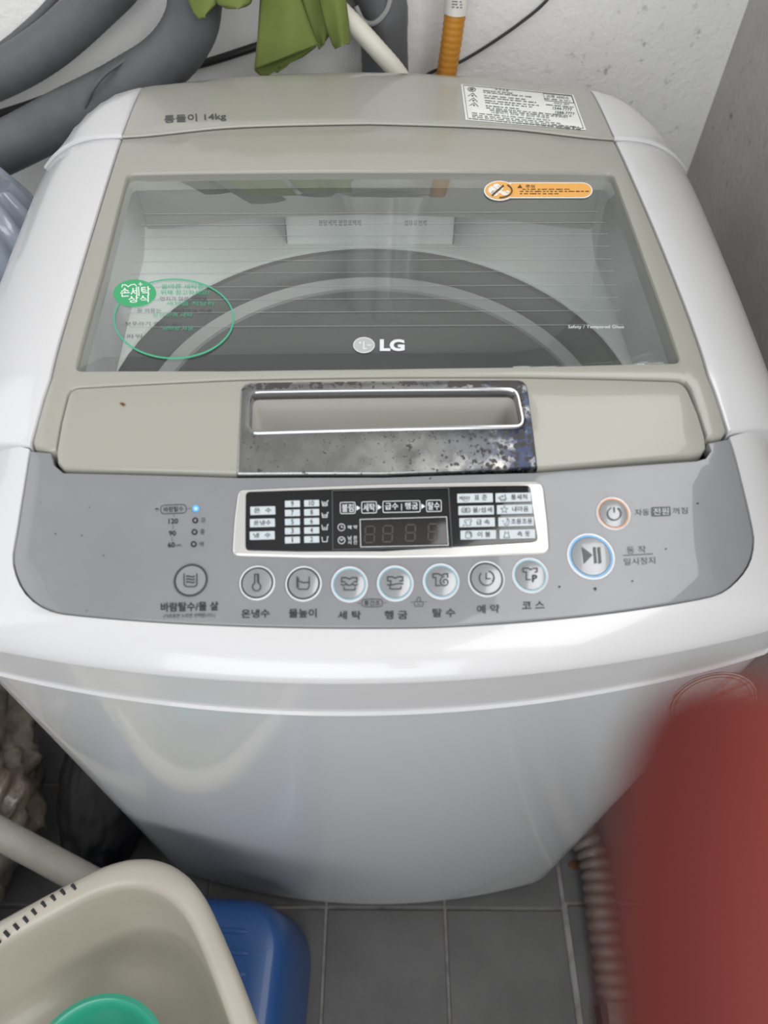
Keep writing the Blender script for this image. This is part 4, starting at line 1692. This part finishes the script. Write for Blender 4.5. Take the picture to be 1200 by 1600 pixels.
for i, v in enumerate((0.13, 0.29, 0.43, 0.56)):
    f = Fr(*lp(0.09, v), ZR, LL, SLP)
    if i == 0:
        stroke(lt, f, ell(6, 3, 0, 0, 16), 0.9, True)
        fill(lt, f, ell(3.4, 1.6, 0, 0, 10))
    else:
        stroke(lt, f, [(-7, 2.5), (0, -3.2), (7, 2.5)], 0.8)
        fill(lt, f, ell(1.6, 1.2, 0, 1, 8))
lt.build('label_lettering', M['ink_grey'], lab, 0)
lb = MB()
for q in ((0.02, 0.03, 0.98, 0.97), (0.725, 0.05, 0.975, 0.25)):
    c4 = [lp(q[0], q[1]), lp(q[2], q[1]), lp(q[2], q[3]), lp(q[0], q[3])]
    for i in range(4):
        a, c = c4[i], c4[(i + 1) % 4]
        f = Fr((a[0] + c[0]) / 2, (a[1] + c[1]) / 2, ZR, LL)
        for s in range(6):
            p0 = (a[0] + (c[0] - a[0]) * s / 6, a[1] + (c[1] - a[1]) * s / 6)
            p1 = (a[0] + (c[0] - a[0]) * (s + 1) / 6, a[1] + (c[1] - a[1]) * (s + 1) / 6)
            f = Fr((p0[0] + p1[0]) / 2, (p0[1] + p1[1]) / 2, ZR, LL)
            stroke(lb, f, [(p0[0] - p1[0], p0[1] - p1[1]), (0, 0)] and [((p0[0] - p1[0]) / 2, (p0[1] - p1[1]) / 2), ((p1[0] - p0[0]) / 2, (p1[1] - p0[1]) / 2)], 0.6)
lb.build('label_border', M['ink_grey'], lab, 0)
rt = MB()
text(rt, '통돌이 14kg', 305, 185, 97, 14, ZR, -0.055, 0.012, 0.0004)
rt.build('rear_lettering', M['ink_grey'], WM, 0)
# words on the detergent drawer face
def dhit(a, c):
    d = ray(a, c)
    p0 = Vector((0, DY, 0.821))
    nn = Vector((0, -(DTOP - 0.821), 0.007)).normalized()
    return CAM + d * ((p0 - CAM).dot(nn) / d.dot(nn))


dt = MB()
text(dt, '분말세제 분말표백제', 531, 348, 66, 9, hitf=dhit, bold=0.006)
text(dt, '섬유유연제', 649, 348, 35, 8.5, hitf=dhit, bold=0.006)
dt.build('drawer_lettering', M['ink_grey'], drawer, 0)
# round sticker low on the cabinet front


def fhit(a, c):
    d = ray(a, c)
    t = 0.6
    for _ in range(60):
        p = CAM + d * t
        t += (front_y(p.x - 0.006) - p.y) * 0.8 / max(0.2, d.y)
    return CAM + d * t




def stick(rx, ry, n=44):
    c_, s_ = cos(-0.3), sin(-0.3)
    return [fhit(1112 + a * c_ - q * s_, 1097 + a * s_ + q * c_) for a, q in ell(rx, ry, n=n)]


ss = MB()
ss.add([p + Vector((0.0002, -0.0012, 0)) for p in stick(72, 46)], [tuple(range(44))])
stk = ss.build('round_sticker', mat('mottled_sticker', (0.60, 0.56, 0.53, 1), 0.4, tint=(40, (0.45, 0.22, 0.14, 1), 0.48, 0.62)), WM, 0)
ss = MB()
for r0, r1 in ((69, 67.5), (62, 61)):
    a_ = [p + Vector((0.0002, -0.0016, 0)) for p in stick(r0, r0 * 0.64)] + [p + Vector((0.0002, -0.0016, 0)) for p in stick(r1, r1 * 0.64)]
    ss.add(a_, [(i, (i + 1) % 44, 44 + (i + 1) % 44, 44 + i) for i in range(44)])
    ss.cut()
ss.build('sticker_ring', mat('brown_ring_print', (0.25, 0.14, 0.10, 1), 0.5), stk, 0)

# ------------------------------------------------------------------ pipes and cloth behind the machine


def wrapped_tube(name, path, r, label, cat, ridge=0.004, mt='duct'):
    P = resample(spline(path, 12), ridge)
    Vt, Ft = tube_mesh(P, lambda i, t: r * (1 + 0.010 * (i % 2) + 0.02 * noise.noise(Vector((t * 9, r * 50, 1.3)))), 28)
    return tag(mesh_obj(name, Vt, Ft, M[mt], None, 60), label, cat)


def ys(pts):
    return [aty(a, c, y) for a, c, y in pts]


d1 = wrapped_tube('insulated_duct', ys([(222, -330, 0.928), (222, -200, 0.928), (214, -100, 0.926), (192, -40, 0.925), (150, 5, 0.925), (78, 70, 0.925), (0, 117, 0.925), (-110, 160, 0.925), (-240, 190, 0.925)]), 0.0235,
                  'grey wrapped duct sloping across the top left corner, higher of the two', 'duct')
d2 = wrapped_tube('insulated_duct', ys([(316, -420, 0.885), (313, -250, 0.885), (310, -110, 0.885), (306, -30, 0.885), (298, 40, 0.885), (258, 96, 0.885), (190, 138, 0.885), (107, 180, 0.88), (25, 222, 0.875), (-60, 262, 0.86)]), 0.0275,
                  'thick grey wrapped duct bending down behind the machine, lower of the two', 'duct')
# the taped seam cuff on the lower duct
cp = ys([(214, 82, 0.885), (190, 97, 0.872), (163, 117, 0.862), (145, 140, 0.856), (132, 168, 0.856)])
Vt, Ft = tube_mesh(spline(cp, 8), 0.0022, 8)
mesh_obj('tape_edge', Vt, Ft, M['duct'], d2)
cp = ys([(310, 24, 0.862), (318, 45, 0.864), (323, 64, 0.872), (319, 72, 0.882)])
Vt, Ft = tube_mesh(spline(cp, 8), 0.0028, 8)
mesh_obj('tape_edge', Vt, Ft, M['duct'], d2)
wrapped_tube('thin_pipe', ys([(130, -60, 0.959), (80, 6, 0.959), (38, 47, 0.959), (-8, 82, 0.959), (-120, 150, 0.959)]), 0.0058, 'thin grey pipe along the top edge of the upper duct', 'pipe')
# right-hand vertical duct with an elbow
d3 = wrapped_tube('vertical_duct', ys([(440, -420, 0.94), (500, -200, 0.94), (560, -70, 0.94), (596, 0, 0.94), (600, 60, 0.94), (602, 130, 0.94), (603, 260, 0.94)]), 0.0275,
                  'grey taped vertical duct behind the machine beside the orange pipe', 'duct', 0.006)
cp = ys([(556, 10, 0.922), (568, 33, 0.918), (585, 36, 0.913), (603, 18, 0.911), (612, -10, 0.912)])
Vt, Ft = tube_mesh(spline(cp, 8), 0.0028, 8)
mesh_obj('tape_edge', Vt, Ft, mat('pale_tape_edge', (0.32, 0.32, 0.31, 1), 0.5), d3)
# black cable along the wall at the left
P = spline(ys([(-40, 190, 0.963), (40, 165, 0.963), (150, 128, 0.963), (300, 103, 0.963), (400, 73, 0.963), (500, 40, 0.963), (516, 20, 0.963), (522, -8, 0.963)]), 8)
Vt, Ft = tube_mesh(P, 0.0045, 10)
tag(mesh_obj('black_cable', Vt, Ft, M['cable'], None), 'thick black cable running along the back wall behind the green cloth', 'cable')
# thin black cable at the right
P = spline(ys([(640, 135, 0.955), (676, 112, 0.955), (706, 103, 0.96), (740, 85, 0.962), (782, 58, 0.962), (818, 32, 0.962), (848, 7, 0.962), (880, -30, 0.962)]), 8)
Vt, Ft = tube_mesh(P, 0.0019, 8)
tag(mesh_obj('black_wire', Vt, Ft, M['cable'], None), 'thin black wire slanting up the wall beside the orange pipe', 'cable')
# cream hose
P = resample(spline(ys([(400, -330, 0.898), (440, -150, 0.898), (470, -40, 0.898), (525, 10, 0.895), (560, 45, 0.887), (592, 80, 0.88), (622, 115, 0.876), (650, 160, 0.875)]), 10), 0.003)
Vt, Ft = tube_mesh(P, lambda i, t: 0.0098 + 0.0003 * (i % 2), 16)
tag(mesh_obj('water_hose', Vt, Ft, M['hose_white'], None, 60), 'cream water hose running down behind the green cloth', 'hose')
# orange gas pipe with corrugations and printed sleeve
P = resample(ys([(745, -420, 0.93), (717, -35, 0.93), (714, 0, 0.93), (706, 60, 0.93), (697, 120, 0.93), (685, 200, 0.93)]), 0.0022)
Vt, Ft = tube_mesh(P, lambda i, t: 0.0118 + 0.0007 * (1 if i % 3 == 0 else 0), 20)
gp_ = tag(mesh_obj('gas_pipe', Vt, Ft, M['gas'], None, 60), 'orange corrugated pipe with a white sleeve rising behind the machine', 'pipe')
P = ys([(718, -45, 0.93), (714.6, -8, 0.93), (711.5, 20, 0.93)])
Vt, Ft = tube_mesh(P, 0.0135, 20)
slv = mesh_obj('sleeve', Vt, Ft, M['sleeve'], gp_, 40)
sm = MB()
shf = lambda a, c: aty(a, c, 0.93 - 0.0137)
for yy in (2, 6.5, 11):
    dashes(sm, 706, 722, yy, 2.4, None, 0.0004, shf, 0.05)
sm.build('sleeve_lettering', M['ink_grey'], slv, 0)

# green cloth: folds hanging from above
cloth = empty('green_cloth', tuple(aty(460, 60, 0.885)), 'olive green cloth hanging in folds above the back of the machine', 'cloth')


def fold(rows, y0, bulge, n=14, thick=0.0012, name='cloth_fold'):
    """rows: list of (left px, right px) pairs down the fold; a curved sheet with thickness"""
    V_, F_ = [], []
    m_ = len(rows)
    for r, (a, c) in enumerate(rows):
        for i in range(n + 1):
            t = i / n
            p = (a[0] + (c[0] - a[0]) * t, a[1] + (c[1] - a[1]) * t)
            dep = y0 - bulge * sin(pi * t) - 0.0016 * sin(t * 8 + r * 0.09) - 0.0015 * noise.noise(Vector((t * 2, r * 0.06, y0 * 40)))
            V_.append(aty(p[0], p[1], dep))
    for r in range(m_ - 1):
        for i in range(n):
            q = r * (n + 1) + i
            F_.append((q, q + 1, q + n + 2, q + n + 1))
    o_ = mesh_obj(name, V_, F_, M['towel'], cloth, 60)
    s_ = o_.modifiers.new('thickness', 'SOLIDIFY')
    s_.thickness = thick * 2
    s_.offset = 1
    return o_


def lrp(l, n=12):
    """densify row list"""
    out = []
    for (a, c), (d, e) in zip(l[:-1], l[1:]):
        for k_ in range(n):
            t = k_ / n
            out.append(((a[0] + (d[0] - a[0]) * t, a[1] + (d[1] - a[1]) * t), (c[0] + (e[0] - c[0]) * t, c[1] + (e[1] - c[1]) * t)))
    out.append(l[-1])
    return out


fold(lrp([((420, -260), (470, -260)), ((406, 0), (471, 0)), ((402, 60), (484, 37)), ((397, 109), (497, 70))]), 0.875, 0.010)
fold(lrp([((398, 104), (497, 66)), ((398, 111), (494, 74)), ((406, 118), (474, 89)), ((420, 118), (442, 104))], 6), 0.886, 0.004)
fold(lrp([((466, -260), (512, -260)), ((470, 0), (511, 0)), ((484, 36), (520, 50)), ((499, 78), (512, 60))]), 0.884, 0.003)
fold(lrp([((495, -260), (538, -260)), ((498, 0), (541, 0)), ((508, 40), (545, 32)), ((519, 70), (547, 62)), ((524, 77), (547, 66))]), 0.872, 0.009)
fold(lrp([((300, -250), (370, -250)), ((293, 0), (350, -14)), ((302, 20), (338, 8)), ((311, 31), (322, 24))], 8), 0.850, 0.004)
fold(lrp([((340, -250), (415, -250)), ((333, -4), (396, -4)), ((341, 8), (392, 6)), ((354, 14), (384, 11)), ((366, 14), (376, 13))], 8), 0.847, 0.008)

# ------------------------------------------------------------------ left side: plastic sheet, crumpled bag, pipe
def pleated(name, cx, cy, z0, z1, rx, ry, tilt, mt, label, cat, pleats=11, amp=0.16):
    V_, F_ = [], []
    seg, rows = 132, 22
    for r in range(rows + 1):
        t = r / rows
        z = z0 + (z1 - z0) * t
        sc_ = 1.0 if t < 0.9 else 1 - 0.35 * ((t - 0.9) / 0.1) ** 2
        for k_ in range(seg):
            a = 2 * pi * k_ / seg
            rr_ = sc_ * (1 + amp * sin(pleats * a + 1.5 * noise.noise(Vector((cos(a) * 2, sin(a) * 2, z * 3)))) + 0.12 * noise.noise(Vector((cos(a) * 3, sin(a) * 3, z * 5))))
            V_.append(Vector((cx + tilt[0] * t + rx * rr_ * cos(a), cy + tilt[1] * t + ry * rr_ * sin(a), z + 0.012 * noise.noise(Vector((a * 2, 3, 7))) * (t > 0.9))))
    for r in range(rows):
        for k_ in range(seg):
            F_.append((r * seg + k_, r * seg + (k_ + 1) % seg, (r + 1) * seg + (k_ + 1) % seg, (r + 1) * seg + k_))
    F_.append(tuple(range(seg))[::-1])
    F_.append(tuple(range(rows * seg, (rows + 1) * seg)))
    return tag(mesh_obj(name, V_, F_, M[mt], None, 70), label, cat)


pleated('plastic_sheet', -0.455, 0.70, 0.0, 0.865, 0.085, 0.105, (0.03, 0.02), 'sheet', 'bluish grey plastic sheeting gathered upright against the left side of the machine', 'plastic sheet', 17, 0.06)


pleated('reflection_bag', 0.035, 0.925, 1.17, 1.62, 0.055, 0.026, (0.0, 0.0), 'reflection_bag', 'whitish clear plastic bag added out of view on the back wall for the lid glass to mirror', 'plastic bag', 7, 0.12)  # unseen bag, added to give the lid glass its pale reflection


def crumple(name, c, rad, mt, label, cat, seed=0.0, amp=0.25):
    bm = bmesh.new()
    bmesh.ops.create_icosphere(bm, subdivisions=5, radius=1.0)
    for v in bm.verts:
        p = v.co.copy()
        d = 0.0
        for o_, (s_, a_) in enumerate(((2.0, 0.8), (4.5, 0.55), (9.5, 0.42), (19, 0.25))):
            d += a_ * (0.5 - abs(noise.noise(p * s_ + Vector((seed, o_ * 3.1, 1.7)))) * 1.6)
        q = p * (1 + amp * d)
        v.co = Vector((c[0] + q.x * rad[0], c[1] + q.y * rad[1], max(0.004, c[2] + q.z * rad[2])))
    me = bpy.data.meshes.new(name)
    bm.to_mesh(me)
    bm.free()
    me.materials.append(M[mt])
    me.shade_smooth()
    o_ = bpy.data.objects.new(name, me)
    COL.objects.link(o_)
    return tag(o_, label, cat)


crumple('crumpled_bag', (-0.685, 0.30, 0.10), (0.155, 0.22, 0.10), 'crumple', 'crumpled shiny tan plastic bag on the floor left of the machine', 'plastic bag', 2.0, 0.30)
crumple('black_lump', (-0.405, 0.385, 0.085), (0.077, 0.15, 0.085), 'black_lump', 'black crumpled shape in the gap between the machine and the tan bag', 'bag', 5.0, 0.08)  # black crumpled shape filling the gap beside the machine
a, c = atz(-60, 1270, 0.26), atz(135, 1375, 0.245)
P = [a + (c - a) * (i / 12) for i in range(-3, 15)]
Vt, Ft = tube_mesh(P, 0.0185, 20)
tag(mesh_obj('drain_pipe', Vt, Ft, M['pvc'], None), 'pale grey plastic pipe lying on the tan bag behind the basin', 'pipe')

# ------------------------------------------------------------------ blue stool, basin, teal bowl
stool = empty('step_stool', (-0.26, 0.02, 0.0), 'blue plastic step stool under the cream basin', 'stool')


def rect_ring(x0, y0, x1, y1, r, n=6):
    out = []
    for cx, cy, a0 in ((x1 - r, y0 + r, -pi / 2), (x1 - r, y1 - r, 0), (x0 + r, y1 - r, pi / 2), (x0 + r, y0 + r, pi)):
        for i in range(n + 1):
            a_ = a0 + pi / 2 * i / n
            out.append((cx + r * cos(a_), cy + r * sin(a_)))
    return out


SX0, SY0, SX1, SY1, SZ = -0.43, -0.13, -0.112, 0.158, 0.215
V, F = [], []
lev = [(0.030, 0.0), (0.030, 0.012), (0.022, 0.10), (0.014, SZ - 0.03), (0.008, SZ - 0.012), (0.002, SZ - 0.003), (-0.004, SZ), (-0.030, SZ + 0.0005)]
rot_s = radians(-4)
for d, z in lev:
    for x, y in rect_ring(SX0 - d, SY0 - d, SX1 + d, SY1 + d, max(0.02, 0.045 + d)):
        dx_, dy_ = x - SX1, y - SY1
        V.append(Vector((SX1 + dx_ * cos(rot_s) - dy_ * sin(rot_s), SY1 + dx_ * sin(rot_s) + dy_ * cos(rot_s), z)))
n = len(V) // len(lev)
for i in range(len(lev) - 1):
    for j in range(n):
        F.append((i * n + j, i * n + (j + 1) % n, (i + 1) * n + (j + 1) % n, (i + 1) * n + j))
F.append(tuple(range((len(lev) - 1) * n, len(lev) * n)))
mesh_obj('seat', V, F, M['stool'], stool, 40)
for (xa, ya), (xb, yb) in (((328, 1452), (388, 1456)), ((332, 1486), (388, 1490)), ((336, 1520), (384, 1523)), ((340, 1556), (384, 1558))):
    a, c = atz(xa, ya, SZ + 0.001), atz(xb, yb, SZ + 0.001)
    Vt, Ft = tube_mesh([a + (c - a) * i / 8 for i in range(9)], lambda i, t: 0.0034 * sqrt(max(0.05, 1 - (2 * t - 1) ** 6)), 10)
    Vt = [Vector((p.x, p.y, SZ + (p.z - SZ) * 0.45)) for p in Vt]
    mesh_obj('grip_rib', Vt, Ft, M['stool'], stool)

BZ = 0.40
BC = Vector((-0.219, 0.2105))
da, db = Vector((-0.872, -0.489)).normalized(), Vector((0.489, -0.872)).normalized()
LA, LBs = 0.40, 0.33
bc = BC + da * LA / 2 + db * LBs / 2
BAS = empty('wash_basin', (bc.x, bc.y, SZ), 'cream plastic wash basin with slotted rim on the blue stool', 'basin')


def basin_ring(inset, z, rad=0.095):
    hw_, hh_ = LA / 2 - inset, LBs / 2 - inset
    q = rounded([(-hw_, -hh_), (hw_, -hh_), (hw_, hh_), (-hw_, hh_)], max(0.03, rad - inset * 0.4), 12)
    q = [Vector(p) for p in densify(clean(q), 0.02)]
    out = []
    for p in q:
        bx = 1 + 0.05 * (1 - (p.y / hh_) ** 2)
        by = 1 + 0.05 * (1 - (p.x / hw_) ** 2)
        w_ = bc + da * (p.x * bx) + db * (p.y * by)
        out.append(Vector((w_.x, w_.y, z)))
    return out


lev = [(0.002, BZ - 0.020), (0.0005, BZ - 0.020), (0.0, BZ - 0.006), (0.003, BZ - 0.0015), (0.008, BZ), (0.016, BZ - 0.0005), (0.021, BZ - 0.004), (0.0235, BZ - 0.012), (0.026, BZ - 0.04), (0.034, BZ - 0.10),
       (0.042, BZ - 0.145), (0.052, BZ - 0.162), (0.075, BZ - 0.168)]
tmpl = None
V, F = [], []
rings = []
N0 = 160


def ring_resampled(pts, N_):
    L_ = [0]
    for a_, c_ in zip(pts, pts[1:] + pts[:1]):
        L_.append(L_[-1] + (c_ - a_).length)
    out = []
    for k_ in range(N_):
        s_ = L_[-1] * k_ / N_
        i = max(q for q in range(len(pts)) if L_[q] <= s_ + 1e-12)
        out.append(pts[i].lerp(pts[(i + 1) % len(pts)], (s_ - L_[i]) / max(1e-9, L_[i + 1] - L_[i])))
    return out


for d, z in lev:
    V += ring_resampled(basin_ring(d, z), N0)
nl = len(lev)
for i in range(nl - 1):
    for j in range(N0):
        F.append((i * N0 + j, i * N0 + (j + 1) % N0, (i + 1) * N0 + (j + 1) % N0, (i + 1) * N0 + j))
F.append(tuple(range((nl - 1) * N0, nl * N0)))
# outside wall
s0 = len(V)
lo = [(0.002, BZ - 0.020), (0.020, BZ - 0.020), (0.028, BZ - 0.10), (0.040, BZ - 0.16), (0.050, SZ + 0.002), (0.09, SZ + 0.002)]
for d, z in lo:
    V += ring_resampled(basin_ring(d, z), N0)
for i in range(len(lo) - 1):
    for j in range(N0):
        F.append((s0 + i * N0 + j, s0 + (i + 1) * N0 + j, s0 + (i + 1) * N0 + (j + 1) % N0, s0 + i * N0 + (j + 1) % N0))
F.append(tuple(range(s0 + (len(lo) - 1) * N0, s0 + len(lo) * N0))[::-1])
basin_shell = mesh_obj('shell', V, F, M['basin'], BAS, 50)
# drain slots just inside the rim on the far left side
SLOTS = [(115, 1386), (98, 1394), (83, 1403), (68, 1413), (53, 1425), (40, 1437), (25, 1448), (10, 1459), (-4, 1470)]
for x, y in SLOTS:
    a = atz(x - 3, y - 4, BZ + 0.0002)
    c = atz(x + 4, y + 4, BZ - 0.0012)
    Vt, Ft = tube_mesh([a + (c - a) * i / 4 for i in range(5)], lambda i, t: 0.0018, 8)
    mesh_obj('slot', Vt, Ft, M['rubber_dark'], BAS)
# small moulded mark on the basin wall
bowl = empty('teal_bowl', (-0.284, -0.010, BZ - 0.165), 'teal plastic bowl lying inside the cream basin', 'bowl')
prof = [(0.0, 0.0), (0.045, 0.0), (0.052, 0.004), (0.066, 0.05), (0.072, 0.068), (0.077, 0.070), (0.0775, 0.074), (0.073, 0.076), (0.068, 0.073), (0.062, 0.05), (0.048, 0.008), (0.0, 0.005)]
Vt, Ft = lathe(prof, 56, (-0.284, -0.010, BZ - 0.166))
mesh_obj('shell', Vt, Ft, M['teal'], bowl, 50)

# ------------------------------------------------------------------ drain hose beside the machine
P = resample(spline([atz(880, 1235, 0.03), atz(905, 1290, 0.03), atz(929, 1345, 0.03), atz(942, 1430, 0.03), atz(955, 1510, 0.03), atz(963, 1572, 0.03)], 14), 0.0042)
Vt, Ft = tube_mesh(P, lambda i, t: 0.0235 + (0.0030, 0.0016, -0.0012, 0.0016)[i % 4], 22)
dh = tag(mesh_obj('drain_hose', Vt, Ft, M['drain'], None, 70), 'brown grey corrugated drain hose lying on the tiles beside the machine', 'hose')
P = [atz(962, 1568, 0.03), atz(964, 1580, 0.03), atz(968, 1660, 0.03)]
Vt, Ft = tube_mesh(P, 0.0262, 22)
mesh_obj('hose_cuff', Vt, Ft, M['drain'], dh)
p = atz(942, 1583, 0.045)
mb = MB(); mb.box((p.x - 0.004, p.y - 0.012, 0.02), (p.x + 0.004, p.y + 0.010, 0.052))
mb.build('hose_clip', M['rubber_dark'], dh)
sp = MB()
f = Fr(898, 1352, lambda x, y: 0.0015, 0.0002)
fill(sp, f, [(p[0] * random.uniform(0.7, 1.2), p[1] * random.uniform(0.6, 1.2)) for p in ell(11, 7, n=14)])
sp.build('stain', M['rust'], floor, 0)

# ------------------------------------------------------------------ the hand whose fingertip reaches in front of the lens


def cw(r, u, f_):
    return CAM + CR * r + CU * u + CF * f_


J = []
E = []
R_ = []


def joint(p, r, par=None):
    J.append(cw(*p))
    R_.append(r)
    if par is not None:
        E.append((par, len(J) - 1))
    return len(J) - 1


wrist = joint((0.058, -0.185, -0.03), 0.026)
palm = joint((0.050, -0.145, -0.012), 0.030, wrist)
arm = joint((0.07, -0.27, -0.075), 0.031, wrist)
arm2 = joint((0.085, -0.38, -0.13), 0.037, arm)


def finger(chain, rads):
    k_ = palm
    for p, r in zip(chain, rads):
        k_ = joint(p, r, k_)


TIP = (0.0236, -0.0094, 0.0445)
finger([(0.034, -0.108, 0.012), (0.0270, -0.065, 0.036), (0.0236, -0.039, 0.0435), (0.0228, -0.0205, 0.0445), TIP], [0.0105, 0.0094, 0.0094, 0.0093, 0.0076])
finger([(0.053, -0.108, 0.012), (0.050, -0.076, 0.045), (0.044, -0.098, 0.058), (0.040, -0.115, 0.050)], [0.0105, 0.0092, 0.0086, 0.0075])
finger([(0.071, -0.112, 0.008), (0.070, -0.085, 0.040), (0.062, -0.105, 0.054), (0.057, -0.121, 0.046)], [0.010, 0.0088, 0.0082, 0.0072])
finger([(0.087, -0.121, 0.002), (0.088, -0.100, 0.028), (0.080, -0.115, 0.042), (0.074, -0.127, 0.036)], [0.009, 0.0078, 0.0072, 0.0064])
finger([(0.018, -0.152, -0.006), (-0.004, -0.130, 0.012), (-0.008, -0.104, 0.022)], [0.0125, 0.0105, 0.0085])
me = bpy.data.meshes.new('hand_skeleton')
me.from_pydata([tuple(p) for p in J], E, [])
tmp = bpy.data.objects.new('hand_skeleton', me)
COL.objects.link(tmp)
sk_m = tmp.modifiers.new('Skin', 'SKIN')
sk_m.use_smooth_shade = True
for i, v in enumerate(me.skin_vertices[0].data):
    v.radius = (R_[i], R_[i])
    v.use_root = (i == palm)
sb = tmp.modifiers.new('Sub', 'SUBSURF')
sb.levels = sb.render_levels = 2
dg = bpy.context.evaluated_depsgraph_get()
hm = bpy.data.meshes.new_from_object(tmp.evaluated_get(dg))
bpy.data.objects.remove(tmp)
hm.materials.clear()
hm.materials.append(M['shaded_skin'])
hm.shade_smooth()
hand = bpy.data.objects.new('hand', hm)
COL.objects.link(hand)
tag(hand, 'blurred reddish fingertip of a hand held close in front of the lens', 'hand')
